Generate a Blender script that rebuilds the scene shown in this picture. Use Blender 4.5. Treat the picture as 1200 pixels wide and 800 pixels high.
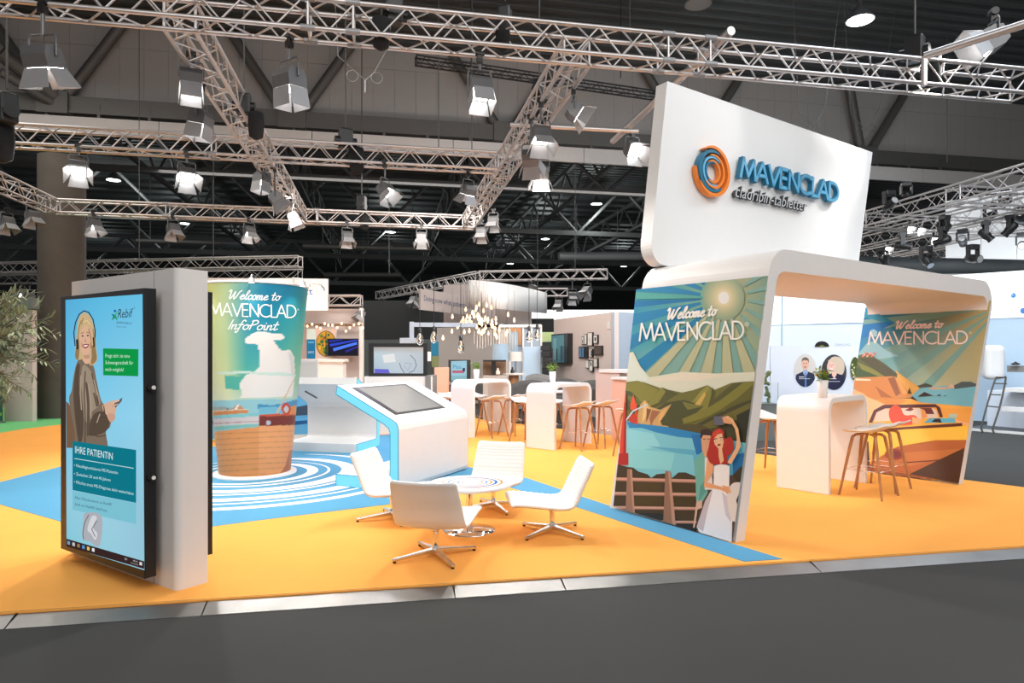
import bpy, math, random
from mathutils import Vector, Matrix
random.seed(7)
for _o in list(bpy.data.objects): bpy.data.objects.remove(_o)
SC = bpy.context.scene; COL = SC.collection
PI = math.pi
# ------------------------------------------------------------------ camera
H, FPX, HY = 1.5, 775.0, 416.0
YAW = math.atan(FPX / 4006.0); SA, CA = math.sin(YAW), math.cos(YAW)
CAMP = Vector((0, 0, H))
cd = bpy.data.cameras.new('camera'); cam = bpy.data.objects.new('camera', cd); COL.objects.link(cam)
cam.location = CAMP; cam.rotation_euler = (PI / 2, 0, -YAW)
cd.sensor_width = 36; cd.lens = FPX / 1200 * 36; cd.shift_y = (HY - 400) / 1200; cd.clip_end = 300
SC.camera = cam
def C(a, d, z=0.0): return Vector((SA * d + CA * a, CA * d - SA * a, z))
# ------------------------------------------------------------------ world, exposure, hall lamps
w = bpy.data.worlds.new('hall_ambient'); SC.world = w; w.use_nodes = True
w.node_tree.nodes['Background'].inputs[0].default_value = (0.95, 0.97, 1.0, 1)
w.node_tree.nodes['Background'].inputs[1].default_value = 0.42
SC.view_settings.view_transform = 'Standard'; SC.view_settings.look = 'None'
SC.view_settings.gamma = 1; SC.view_settings.use_curve_mapping = False
SC.view_settings.exposure = 0.0
def area(name, loc, size, power, col=(1, 1, 1), target=None):
    l = bpy.data.lights.new(name, 'AREA'); l.shape = 'RECTANGLE'; l.size, l.size_y = size; l.energy = power; l.color = col
    o = bpy.data.objects.new(name, l); o.location = loc; COL.objects.link(o)
    if target is not None:
        o.rotation_euler = (Vector(target) - Vector(loc)).to_track_quat('-Z', 'Y').to_euler()
    return o
area('hall_light_near', (2, -2, 9.3), (16, 8), 1500, (1, .97, .93), (1.5, 9, 0))
area('hall_light_right', (10, 6, 9.3), (6, 10), 900, (.82, .91, 1.0))
area('hall_light_back', (4, 27, 8.2), (24, 6), 2200, (1, .95, .9))
area('hall_light_left', (-9, 12, 9.0), (5, 10), 600, (1, .95, .88))
area('stand_light_middle', C(-.6, 15.5, 5.2), (4, .8), 130, (1, .93, .86), C(-.9, 20, 2.4))
area('stand_light_brain', C(-3.6, 13.5, 4.6), (3, .8), 120, (1, .90, .84), C(-4.2, 17, 1.4))
area('stand_light_blush', C(1.6, 13.2, 4.6), (3, .8), 140, (1, .95, .90), C(2, 17, 1.3))
area('stand_light_right', C(5.6, 9.6, 5.2), (4, 1), 210, (.86, .93, 1), C(6.0, 13.5, 1.2))
area('stand_light_far_right', C(9.5, 10.5, 5.2), (3, 1), 110, (.84, .92, 1), C(10.0, 14, 1.0))
# ------------------------------------------------------------------ pixel -> real place helpers (measuring the photograph)
def ray(px, py):
    a = (px - 600) / FPX
    return Vector((SA + CA * a, CA - SA * a, (HY - py) / FPX))
def F(px, py, z=0.0):
    r = ray(px, py); return CAMP + r * ((z - H) / r.z)
def D(px, py, d): return CAMP + ray(px, py) * d
def atY(px, py, Y):
    r = ray(px, py); return CAMP + r * (Y / r.y)
def onp(px, py, o, n):
    r = ray(px, py); return CAMP + r * ((Vector(o) - CAMP).dot(n) / r.dot(n))
def C(a, d, z=0.0): return Vector((SA * d + CA * a, CA * d - SA * a, z))
def C8(a, d, z=0.0): return C(a, d * FPX / 815.0, z)
def dirw(a, f): return (C(a, f) - C(0, 0)).normalized()
def zat(py, d): return H + (HY - py) * d / FPX
def face(v): return math.atan2(v.y, v.x) - PI / 2          # rz that turns local +Y to v
def lin(c):
    c = c / 255.0
    return c / 12.92 if c <= .04045 else ((c + .055) / 1.055) ** 2.4
def rgb(r, g, b): return (lin(r), lin(g), lin(b))
# ------------------------------------------------------------------ materials
def nodemat(name):
    m = bpy.data.materials.new(name); m.use_nodes = True
    return m, m.node_tree.nodes, m.node_tree.links, m.node_tree.nodes['Principled BSDF']
def mat(name, col, rough=.5, metal=0.0, noise=.04, scale=8.0, bump=0.0, bscale=60.0, spec=.5, coat=0):
    m, N, L, P = nodemat(name)
    P.inputs['Roughness'].default_value = rough; P.inputs['Metallic'].default_value = metal
    P.inputs['Specular IOR Level'].default_value = spec
    if coat: P.inputs['Coat Weight'].default_value = coat; P.inputs['Coat Roughness'].default_value = .06
    tc = N.new('ShaderNodeTexCoord'); nz = N.new('ShaderNodeTexNoise'); nz.inputs['Scale'].default_value = scale
    nz.inputs['Detail'].default_value = 4
    L.new(tc.outputs['Object'], nz.inputs['Vector'])
    mx = N.new('ShaderNodeMix'); mx.data_type = 'RGBA'
    mx.inputs[6].default_value = (*[max(0, c * (1 - noise)) for c in col], 1)
    mx.inputs[7].default_value = (*[min(1, c * (1 + noise)) for c in col], 1)
    L.new(nz.outputs['Fac'], mx.inputs[0]); L.new(mx.outputs[2], P.inputs['Base Color'])
    if bump:
        n2 = N.new('ShaderNodeTexNoise'); n2.inputs['Scale'].default_value = bscale; n2.inputs['Detail'].default_value = 3
        L.new(tc.outputs['Object'], n2.inputs['Vector'])
        b = N.new('ShaderNodeBump'); b.inputs['Strength'].default_value = bump; b.inputs['Distance'].default_value = .01
        L.new(n2.outputs['Fac'], b.inputs['Height']); L.new(b.outputs['Normal'], P.inputs['Normal'])
    return m
def emit(name, col, s, base=(.02, .02, .02)):
    m, N, L, P = nodemat(name)
    P.inputs['Base Color'].default_value = (*base, 1); P.inputs['Emission Color'].default_value = (*col, 1)
    P.inputs['Emission Strength'].default_value = s
    return m
def printmat(name, em=0.0, rough=.45):
    m, N, L, P = nodemat(name)
    a = N.new('ShaderNodeAttribute'); a.attribute_name = 'Col'
    if em:
        P.inputs['Base Color'].default_value = (.01, .01, .01, 1); L.new(a.outputs['Color'], P.inputs['Emission Color'])
        P.inputs['Emission Strength'].default_value = em
    else: L.new(a.outputs['Color'], P.inputs['Base Color'])
    P.inputs['Roughness'].default_value = rough
    P.inputs['Specular IOR Level'].default_value = 0 if em else .3
    return m
def woodmat(name, c1, c2):
    m, N, L, P = nodemat(name)
    tc = N.new('ShaderNodeTexCoord'); mp = N.new('ShaderNodeMapping'); mp.inputs['Scale'].default_value = (20, 20, 2)
    nz = N.new('ShaderNodeTexNoise'); nz.inputs['Scale'].default_value = 3; nz.inputs['Detail'].default_value = 5
    r = N.new('ShaderNodeValToRGB'); r.color_ramp.elements[0].color = (*c1, 1); r.color_ramp.elements[1].color = (*c2, 1)
    r.color_ramp.elements[0].position = .3; r.color_ramp.elements[1].position = .7
    L.new(tc.outputs['Object'], mp.inputs[0]); L.new(mp.outputs[0], nz.inputs['Vector']); L.new(nz.outputs['Fac'], r.inputs[0])
    L.new(r.outputs[0], P.inputs['Base Color']); P.inputs['Roughness'].default_value = .45
    return m
M = {}
M['white'] = mat('white_laminate', (.80, .79, .78), .35, noise=.02)
M['warmwhite'] = mat('warm_white_panel', (.74, .71, .69), .5, noise=.02)
M['signwhite'] = mat('sign_white', (.84, .83, .82), .45, noise=.015)
M['leather'] = mat('white_leather', (.80, .78, .75), .42, noise=.02, bump=.08, bscale=180)
M['orange'] = mat('orange_carpet', (.90, .395, .088), .95, noise=.06, scale=1.3, bump=.25, bscale=260, spec=.1)
M['blue'] = mat('blue_carpet', (.095, .30, .48), .95, noise=.06, scale=1.5, bump=.25, bscale=260, spec=.1)
M['ring'] = mat('white_carpet', (.80, .82, .84), .9, noise=.03, bump=.2, bscale=260, spec=.1)
M['green'] = mat('green_carpet', (.16, .52, .20), .95, noise=.06, spec=.1)
M['aisle'] = mat('grey_aisle_carpet', (.058, .0575, .056), .9, noise=.12, scale=.6, bump=.3, bscale=220, spec=.15)
M['alu'] = mat('brushed_aluminium', (.27, .265, .26), .45, 1.0, noise=.45, scale=2.2, bump=.02)
M['polished'] = mat('polished_aluminium', (.68, .67, .66), .2, 1.0, noise=.04)
M['trussmetal'] = mat('truss_aluminium', (.58, .545, .535), .38, .75, noise=.08, scale=12)
M['chrome'] = mat('chrome', (.85, .85, .86), .08, 1.0, noise=.01)
M['steel'] = mat('grey_steel', (.10, .095, .09), .55, .3, noise=.12)
M['darksteel'] = mat('dark_roof_steel', (.095, .095, .095), .6, .2, noise=.2)
M['panelgrey'] = mat('bulkhead_panel', (.33, .312, .30), .75, noise=.05, scale=1.0)
M['fascia'] = mat('bulkhead_fascia', (.50, .475, .46), .7, noise=.04)
M['roof'] = mat('roof_sheet', (.062, .068, .070), .6, .2, noise=.2, scale=.8)
M['farwall'] = mat('far_wall_dark', (.012, .013, .014), .8, noise=.2)
M['concrete'] = mat('column_concrete', (.088, .076, .063), .85, noise=.22, scale=2.5, bump=.2, bscale=14)
M['black'] = mat('black_plastic', (.012, .012, .013), .4, noise=.1)
M['blackcloth'] = mat('black_fabric', (.010, .010, .011), .9, noise=.2)
M['door'] = mat('barn_door_metal', (.33, .33, .34), .45, .3, noise=.08)
M['house'] = mat('lamp_housing', (.16, .16, .165), .45, .5, noise=.1)
M['lens'] = emit('lamp_lens', (1, .97, .93), 15.0)
M['lensoff'] = mat('lamp_lens_off', (.55, .55, .55), .15, .5)
M['hallglow'] = emit('hall_lamp_glow', (.93, 1, .98), 7.0)
M['led'] = emit('cyan_led_panel', rgb(120, 222, 246), 1.05)
M['ledline'] = mat('led_edge_line', (.01, .30, .55), .4)
M['wood'] = woodmat('oak_legs', (.38, .17, .07), (.55, .27, .12))
M['walnut'] = woodmat('shelf_wood', (.17, .09, .05), (.27, .16, .09))
M['print'] = printmat('flat_print')
M['printgloss'] = printmat('gloss_print', 0, .25)
M['printmatte'] = printmat('matte_print', 0, .8); M['printmatte'].node_tree.nodes['Principled BSDF'].inputs['Specular IOR Level'].default_value = 0
M['screen'] = printmat('lit_screen', .95)
M['glass'] = mat('dark_glass', (.30, .30, .29), .06, .0, noise=.03, spec=.9)
M['teal'] = mat('sign_teal', (.012, .16, .28), .35, noise=.02)
M['tealface'] = mat('sign_light_blue', (.14, .45, .70), .4, noise=.02)
M['signorange'] = mat('sign_orange', (.88, .24, .03), .35, noise=.02)
M['signblack'] = mat('sign_charcoal', (.045, .045, .05), .4)
M['signgrey'] = mat('sign_pale_face', (.55, .56, .57), .4)
M['leaf'] = mat('olive_leaf', (.13, .16, .065), .55, noise=.35, scale=30)
M['leafpale'] = mat('olive_leaf_pale', (.25, .28, .17), .6, noise=.3, scale=30)
M['leafbright'] = mat('pot_plant_leaf', (.18, .30, .025), .5, noise=.4, scale=40)
M['bark'] = mat('bark', (.10, .075, .05), .9, noise=.3, scale=30)
M['pink'] = mat('blush_wall', (.62, .53, .50), .7, noise=.02)
M['salmon'] = mat('salmon_panel', (.78, .47, .36), .6)
M['greyblue'] = mat('grey_blue_wall', (.36, .42, .50), .6)
M['greygreen'] = mat('grey_green_wall', (.16, .19, .185), .6)
M['beige'] = mat('beige_partition', (.52, .48, .45), .7)
M['darkgrey'] = mat('charcoal_fabric', (.075, .072, .07), .85, noise=.15)
M['midgrey'] = mat('grey_fabric', (.22, .215, .21), .85, noise=.1)
M['band'] = mat('dark_header', (.030, .037, .040), .5)
M['paleblue'] = mat('pale_blue_wall', (.52, .68, .84), .5, noise=.03)
M['lilac'] = mat('lilac_panel', (.70, .77, .87), .4, noise=.02)
M['backlit'] = emit('backlit_white_wall', (.93, .97, 1), .95, (.8, .8, .8))
M['bulb'] = emit('warm_bulb', (1, .62, .36), 3.2)
M['smallspot'] = emit('small_spot_glow', (1, .9, .7), 4.0)
M['shade'] = mat('lamp_shade_cream', (.74, .68, .62), .8)
M['shadeblue'] = mat('lamp_shade_blue', (.32, .44, .55), .8)
M['boltgrey'] = mat('bolt_metal', (.5, .5, .5), .3, .8)
M['lime'] = mat('lime_panel', (.55, .66, .30), .6)
M['clear'] = nodemat('clear_glass')[0]
_p = M['clear'].node_tree.nodes['Principled BSDF']; _p.inputs['Transmission Weight'].default_value = 1; _p.inputs['Roughness'].default_value = .03
_p.inputs['IOR'].default_value = 1.12; _p.inputs['Base Color'].default_value = (.93, .96, .97, 1)
# ------------------------------------------------------------------ mesh builder
def wm(o):
    return (wm(o.parent) @ o.matrix_basis) if o.parent else o.matrix_basis.copy()
def catmull(pts, n=6, closed=False):
    out = []; P = [Vector(p) for p in pts]; L = len(P)
    rng = range(L if closed else L - 1)
    for i in rng:
        p1, p2 = P[i], P[(i + 1) % L]
        p0 = P[i - 1] if (i > 0 or closed) else p1 * 2 - p2
        p3 = P[(i + 2) % L] if (i + 2 < L or closed) else p2 * 2 - p1
        for k in range(n):
            t = k / n
            out.append(.5 * ((2 * p1) + (p2 - p0) * t + (2 * p0 - 5 * p1 + 4 * p2 - p3) * t * t + (3 * p1 - p0 - 3 * p2 + p3) * t ** 3))
    if not closed: out.append(P[-1].copy())
    return out
def frame(d):
    d = d.normalized(); a = Vector((0, 0, 1)) if abs(d.z) < .9 else Vector((1, 0, 0))
    x = d.cross(a).normalized(); return x, x.cross(d).normalized()
class MB:
    def __init__(s): s.v = []; s.f = []; s.c = []; s.s = []; s.hc = False
    def add(s, vs, fs, col=None, smooth=False, T=None):
        b = len(s.v)
        s.v += [tuple(T @ Vector(p)) if T else tuple(p) for p in vs]
        for f in fs:
            s.f.append(tuple(i + b for i in f)); s.c.append(col); s.s.append(smooth)
        if col is not None: s.hc = True
        return s
    def box(s, c, sz, rz=0.0, T=None, col=None):
        x, y, z = sz[0] / 2, sz[1] / 2, sz[2] / 2; ca, sa = math.cos(rz), math.sin(rz); vs = []
        for k in (-z, z):
            for (i, j) in ((-x, -y), (x, -y), (x, y), (-x, y)):
                vs.append((c[0] + i * ca - j * sa, c[1] + i * sa + j * ca, c[2] + k))
        return s.add(vs, [(3, 2, 1, 0), (4, 5, 6, 7), (0, 1, 5, 4), (1, 2, 6, 5), (2, 3, 7, 6), (3, 0, 4, 7)], col, False, T)
    def slab(s, a, b, z0, z1, th, off=0.0):            # vertical slab from a to b, thickness th to its right-hand (viewer) side
        a = Vector((a[0], a[1], 0)); b = Vector((b[0], b[1], 0)); d = (b - a).normalized(); n = Vector((d.y, -d.x, 0))
        p = [a + n * off, b + n * off, b + n * (off - th), a + n * (off - th)]
        vs = [(q.x, q.y, z0) for q in p] + [(q.x, q.y, z1) for q in p]
        return s.add(vs, [(3, 2, 1, 0), (4, 5, 6, 7), (0, 1, 5, 4), (1, 2, 6, 5), (2, 3, 7, 6), (3, 0, 4, 7)])
    def tube(s, p0, p1, r0, r1=None, n=8, col=None):
        p0, p1 = Vector(p0), Vector(p1); r1 = r0 if r1 is None else r1
        x, y = frame(p1 - p0); vs = []
        for p, r in ((p0, r0), (p1, r1)):
            for k in range(n):
                a = 2 * PI * k / n; vs.append(p + x * (r * math.cos(a)) + y * (r * math.sin(a)))
        s.add(vs, [(k, (k + 1) % n, n + (k + 1) % n, n + k) for k in range(n)], col, True)
        s.add(vs[:n], [tuple(range(n))[::-1]], col); s.add(vs[n:], [tuple(range(n))], col); return s
    def path(s, pts, r, n=6, closed=False):
        P = [Vector(p) for p in pts]; L = len(P); vs = []; px = None
        for i, p in enumerate(P):
            t = (P[(i + 1) % L] - P[i - 1]) if (closed or 0 < i < L - 1) else (P[1] - P[0] if i == 0 else P[-1] - P[-2])
            t.normalize()
            if px is None: px, _ = frame(t)
            px = (px - t * px.dot(t)).normalized(); y = t.cross(px); rr = r[i] if isinstance(r, (list, tuple)) else r
            for k in range(n):
                a = 2 * PI * k / n; vs.append(p + px * (rr * math.cos(a)) + y * (rr * math.sin(a)))
        m = L if closed else L - 1
        s.add(vs, [(i * n + k, i * n + (k + 1) % n, ((i + 1) % L) * n + (k + 1) % n, ((i + 1) % L) * n + k) for i in range(m) for k in range(n)], None, True)
        if not closed: s.add(vs[:n], [tuple(range(n))[::-1]]); s.add(vs[-n:], [tuple(range(n))])
        return s
    def lathe(s, prof, n=24, c=(0, 0, 0), smooth=True, T=None, cap=True):
        vs = []
        for (r, z) in prof:
            for k in range(n):
                a = 2 * PI * k / n; vs.append((c[0] + r * math.cos(a), c[1] + r * math.sin(a), c[2] + z))
        m = len(prof)
        s.add(vs, [(i * n + k, i * n + (k + 1) % n, (i + 1) * n + (k + 1) % n, (i + 1) * n + k) for i in range(m - 1) for k in range(n)], None, smooth, T)
        if cap:
            s.add(vs[:n], [tuple(range(n))[::-1]], None, False, T); s.add(vs[-n:], [tuple(range(n))], None, False, T)
        return s
    def prism(s, poly, mp, t0, t1, caps=True, smooth=False, side=True):
        n = len(poly); vs = [mp(u, v, t0) for u, v in poly] + [mp(u, v, t1) for u, v in poly]
        if side: s.add(vs, [(k, (k + 1) % n, n + (k + 1) % n, n + k) for k in range(n)], None, smooth)
        if caps: s.add(vs[:n], [tuple(range(n))[::-1]]); s.add(vs[n:], [tuple(range(n))])
        return s
    def ball(s, c, r, n=10, m=6, sc=(1, 1, 1)):
        pr = [(max(1e-4, math.sin(PI * i / m)) * r, -math.cos(PI * i / m) * r) for i in range(m + 1)]
        T = Matrix.Translation(c) @ Matrix.Diagonal((*sc, 1)); return s.lathe(pr, n, (0, 0, 0), True, T)
    def sheet(s, grid, smooth=True, col=None):
        r, c = len(grid), len(grid[0])
        return s.add([p for row in grid for p in row], [(i * c + j, i * c + j + 1, (i + 1) * c + j + 1, (i + 1) * c + j) for i in range(r - 1) for j in range(c - 1)], col, smooth)
    def build(s, name, m, parent=None, local=False, bevel=0.0, seg=2, solid=0.0, mesh_only=False):
        vs = s.v
        if parent is not None and not local:
            I = wm(parent).inverted(); vs = [tuple(I @ Vector(p)) for p in vs]
        me = bpy.data.meshes.new(name); me.from_pydata(vs, [], s.f); me.materials.append(m)
        me.polygons.foreach_set('use_smooth', s.s)
        if s.hc:
            ca = me.color_attributes.new('Col', 'FLOAT_COLOR', 'CORNER'); buf = []
            for f, c in zip(s.f, s.c):
                for k, i in enumerate(f):
                    cc = c[k] if isinstance(c[0], (tuple, list)) else c
                    buf += (cc[0], cc[1], cc[2], 1.0)
            ca.data.foreach_set('color', buf)
        me.update()
        if mesh_only: return me
        o = bpy.data.objects.new(name, me); COL.objects.link(o)
        if parent is not None: o.parent = parent
        if solid: md = o.modifiers.new('thickness', 'SOLIDIFY'); md.thickness = solid; md.offset = 0
        if bevel:
            md = o.modifiers.new('bevel', 'BEVEL'); md.width = bevel; md.segments = seg; md.limit_method = 'ANGLE'; md.angle_limit = .6
        return o
def tag(o, label=None, cat=None, group=None, kind=None):
    if label: o['label'] = label
    if cat: o['category'] = cat
    if group: o['group'] = group
    if kind: o['kind'] = kind
    return o
def thing(name, label, cat, loc=(0, 0, 0), rz=0.0, group=None, kind=None):
    o = bpy.data.objects.new(name, None); COL.objects.link(o); o.empty_display_size = .1
    o.location = loc; o.rotation_euler = (0, 0, rz)
    return tag(o, label, cat, group, kind)
def kids(o): return [c for c in ALLC.get(o.name, [])]
def dup(root, label, loc, rz=0.0, group=None):
    r = root.copy(); COL.objects.link(r); r.location = loc; r.rotation_euler = (0, 0, rz); r['label'] = label
    if group: r['group'] = group
    for ch in list(root.children):
        c = ch.copy(); COL.objects.link(c); c.parent = r
        for g in ch.children:
            d = g.copy(); COL.objects.link(d); d.parent = c
    return r
def inst(name, me, parent, loc, rot=None):              # a piece that shares mesh data
    o = bpy.data.objects.new(name, me); COL.objects.link(o); o.parent = parent; o.location = loc
    if rot is not None: o.rotation_euler = rot
    return o
def meshcopy(m2, mt):
    m = m2.copy(); m.materials.clear(); m.materials.append(mt); return m
# ------------------------------------------------------------------ flat print: polygons traced in the photograph, laid on a real plane
class Print:
    def __init__(s, o, n, ox=0.0, oy=0.0, k=1.0, step=.0005, base=.001):
        s.o = Vector(o); s.n = Vector(n).normalized(); s.ox, s.oy, s.k = ox, oy, k; s.mb = MB(); s.off = base; s.step = step
        if s.n.dot(CAMP - s.o) < 0: s.n = -s.n
    def crop(s, ox, oy, k): s.ox, s.oy, s.k = ox, oy, k; return s
    def P(s, x, y): return onp(s.ox + x / s.k, s.oy + y / s.k, s.o + s.n * s.off, s.n)
    def up(s): s.off += s.step
    def poly(s, pts, col, smooth=0):
        if smooth: pts = [(p.x, p.y) for p in catmull([(a, b, 0) for a, b in pts], smooth, True)]
        c = rgb(*col) if not isinstance(col[0], tuple) else tuple(rgb(*q) for q in col)
        s.mb.add([s.P(*p) for p in pts], [tuple(range(len(pts)))], c); s.up(); return s
    def grad(s, quad, rows):                             # quad TL,TR,BR,BL ; rows = [(t, (colL..colR))]
        TL, TR, BR, BL = [Vector((a, b, 0)) for a, b in quad]
        for (t0, c0), (t1, c1) in zip(rows[:-1], rows[1:]):
            n = len(c0) - 1
            for k in range(n):
                q = []
                for t, uu in ((t0, k / n), (t0, (k + 1) / n), (t1, (k + 1) / n), (t1, k / n)):
                    p = TL.lerp(TR, uu).lerp(BL.lerp(BR, uu), t); q.append(s.P(p.x, p.y))
                s.mb.add(q, [(0, 1, 2, 3)], (rgb(*c0[k]), rgb(*c0[k + 1]), rgb(*c1[k + 1]), rgb(*c1[k])))
        s.up(); return s
    def line(s, pts, wd, col):
        for a, b in zip(pts[:-1], pts[1:]):
            a, b = Vector((*a, 0)), Vector((*b, 0)); d = (b - a).normalized(); q = Vector((-d.y, d.x, 0)) * wd / 2; a -= d * wd * .2; b += d * wd * .2
            s.mb.add([s.P(*p.xy) for p in (a - q, b - q, b + q, a + q)], [(0, 1, 2, 3)], rgb(*col))
        s.up(); return s
    def disc(s, c, rx, ry, col, n=24, rot=0):
        pts = []
        for k in range(n):
            a = 2 * PI * k / n; x, y = rx * math.cos(a), ry * math.sin(a)
            pts.append((c[0] + x * math.cos(rot) - y * math.sin(rot), c[1] + x * math.sin(rot) + y * math.cos(rot)))
        return s.poly(pts, col)
    def strokes(s, text, A, B, h, col, wd, shear=0.0, hv=None):     # stroke lettering on baseline A->B (crop px)
        segs, W = layout(text); A = Vector((*A, 0)); B = Vector((*B, 0)); hvv = Vector((*(hv or (0, -h)), 0))
        fn = lambda u, v, e: (lambda p: onp(s.ox + p.x / s.k, s.oy + p.y / s.k, s.o + s.n * (s.off + e), s.n))(A + (B - A) * ((u + v * shear) / W) + hvv * v)
        wu = wd * W / (B - A).length
        ribbons(s.mb, segs, fn, wu, wd / hvv.length, rgb(*col)); s.off += .004; return s
    def text(s, txt, A, B, h, col, hv=None):              # built-in sans lettering fitted between A and B
        vs, fs, W, hh = fontmesh(txt); A = Vector((*A, 0)); B = Vector((*B, 0)); hvv = Vector((*(hv or (0, -h)), 0))
        q = []
        for (x, y) in vs:
            p = A + (B - A) * (x / W) + hvv * (y / .72); q.append(s.P(p.x, p.y))
        s.mb.add(q, fs, rgb(*col)); s.up(); return s
    def build(s, name, parent, m=None): return s.mb.build(name, m or M['print'], parent)
_fc = {}
def fontmesh(txt):
    if txt in _fc: return _fc[txt]
    c = bpy.data.curves.new('t', 'FONT'); c.body = txt; c.size = 1; c.resolution_u = 2; c.fill_mode = 'FRONT'
    o = bpy.data.objects.new('t', c); COL.objects.link(o)
    dg = bpy.context.evaluated_depsgraph_get(); me = o.evaluated_get(dg).to_mesh()
    vs = [(v.co.x, v.co.y) for v in me.vertices]; fs = [tuple(p.vertices) for p in me.polygons]
    o.evaluated_get(dg).to_mesh_clear(); bpy.data.objects.remove(o); bpy.data.curves.remove(c)
    x0 = min(v[0] for v in vs); W = max(v[0] for v in vs) - x0
    _fc[txt] = ([(x - x0, y) for x, y in vs], fs, W, .72); return _fc[txt]
def arc(cx, cy, rx, ry, a0, a1, n=14): return [(cx + rx * math.cos(math.radians(a0 + (a1 - a0) * k / n)), cy + ry * math.sin(math.radians(a0 + (a1 - a0) * k / n))) for k in range(n + 1)]
# capitals: sharp strokes; lower case: smoothed script strokes
GL = {
 'M': (.98, [[(0, 0), (.14, 1), (.47, .12), (.80, 1), (.94, 0)]], 0), 'A': (.80, [[(0, 0), (.38, 1), (.76, 0)], [(.13, .33), (.63, .33)]], 0),
 'V': (.76, [[(0, 1), (.37, 0), (.74, 1)]], 0), 'E': (.62, [[(.5, 1), (.06, 1), (.06, 0), (.5, 0)], [(.06, .52), (.46, .52)]], 0),
 'N': (.82, [[(.06, 0), (.06, 1), (.72, 0), (.72, 1)]], 0), 'C': (.90, [arc(.52, .5, .50, .5, 52, 308)], 0),
 'L': (.52, [[(.06, 1), (.06, 0), (.46, 0)]], 0), 'D': (.86, [[(.06, 0), (.06, 1), (.28, 1)] + arc(.28, .5, .5, .5, 90, -90) + [(.06, 0)]], 0),
 'w': (1.0, [[(0, .82), (.08, 1), (.17, .9), (.17, .3), (.24, 0), (.36, .3), (.5, .85)], [(.5, .85), (.48, .3), (.56, 0), (.70, .3), (.82, .8), (.98, 1)]], 1),
 'e': (.36, [[(0, .22), (.18, .28), (.29, .4), (.2, .52), (.07, .38), (.05, .12), (.17, 0), (.38, .14)]], 1),
 'l': (.27, [[(0, .14), (.18, .6), (.26, .95), (.17, 1.02), (.1, .75), (.09, .12), (.17, 0), (.29, .14)]], 1),
 'c': (.34, [[(.30, .42), (.2, .52), (.06, .35), (.07, .1), (.18, 0), (.36, .14)]], 1),
 'o': (.42, [[(.2, .52), (.05, .36), (.07, .1), (.2, 0), (.33, .15), (.32, .4), (.2, .52), (.3, .44), (.44, .46)]], 1),
 'm': (.56, [[(0, .5), (.03, 0)], [(.04, .3), (.14, .5), (.22, .42), (.2, 0)], [(.21, .3), (.32, .5), (.4, .42), (.38, .08), (.45, 0), (.57, .14)]], 1),
 't': (.30, [[(.13, .9), (.09, .15), (.16, 0), (.30, .14)], [(-.05, .56), (.27, .60)]], 1),
 'I': (.24, [[(.14, 1), (.10, 0)]], 1), 'n': (.38, [[(0, .5), (.03, 0)], [(.04, .3), (.15, .5), (.24, .42), (.22, .08), (.28, 0), (.40, .14)]], 1),
 'f': (.28, [[(.33, .88), (.23, 1), (.13, .8), (.07, -.2), (-.02, -.34), (-.06, -.2)], [(-.02, .5), (.26, .53)]], 1),
 'P': (.46, [[(.1, 1), (.05, 0)], [(.02, .9), (.28, 1), (.42, .8), (.3, .56), (.08, .5)]], 1),
 'i': (.22, [[(.04, .5), (.06, .1), (.12, 0), (.24, .14)], [(.05, .72), (.06, .75)]], 1), ' ': (.3, [], 0)}
def layout(text):
    x = 0; out = []
    for ch in text:
        wd, st, sm = GL[ch]
        for p in st:
            q = [(x + a, b) for a, b in p]
            if sm and len(q) > 2: q = [(v.x, v.y) for v in catmull([(a, b, 0) for a, b in q], 5)]
            out.append(q)
        x += wd
    return out, x
def ribbons(mb, segs, fn, wu, wv, col):
    """strokes as continuous strips; fn(u, v, e) lifts each piece a hair so no two pieces are coplanar"""
    e = 0.0
    for q in segs:
        pts = [Vector((p[0] / wu, p[1] / wv)) for p in q]; pts = [p for i, p in enumerate(pts) if i == 0 or (p - pts[i - 1]).length > 1e-6]
        runs = [[pts[0]]]
        for i in range(1, len(pts)):
            runs[-1].append(pts[i])
            if i < len(pts) - 1 and (pts[i] - pts[i - 1]).angle(pts[i + 1] - pts[i]) > .9: runs.append([pts[i]])
        for r in runs:
            d0 = (r[1] - r[0]).normalized(); d1 = (r[-1] - r[-2]).normalized(); r = [r[0] - d0 * .3] + r[1:-1] + [r[-1] + d1 * .3]
            L, R = [], []
            for i, p in enumerate(r):
                a = (r[i] - r[i - 1]).normalized() if i else (r[1] - r[0]).normalized(); b = (r[i + 1] - r[i]).normalized() if i < len(r) - 1 else a
                t = (a + b).normalized() if (a + b).length > 1e-5 else a; n = Vector((-t.y, t.x)) * (.5 / max(.6, Vector((-a.y, a.x)).dot(Vector((-t.y, t.x)))))
                for S, s in ((L, 1), (R, -1)): k = p + n * s; S.append(fn(k.x * wu, k.y * wv, e))
            m = len(r); mb.add(L + R, [(i, i + 1, m + i + 1, m + i) for i in range(m - 1)], col); e += 7e-5
ORD = ['first', 'second', 'third', 'fourth', 'fifth', 'sixth', 'seventh', 'eighth', 'ninth', 'tenth', 'eleventh', 'twelfth', 'thirteenth', 'fourteenth', 'fifteenth', 'sixteenth', 'seventeenth', 'eighteenth', 'nineteenth', 'twentieth']
def pxof(p):
    a = CA * p[0] - SA * p[1]; d = SA * p[0] + CA * p[1]
    return 600 + FPX * a / d, HY - FPX * (p[2] - H) / d
# ================================================================== SETTING
fl = MB(); fl.box((5, 35, -.10), (90, 110, .10)); floor = fl.build('floor', M['aisle']); tag(floor, kind='structure')
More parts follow.
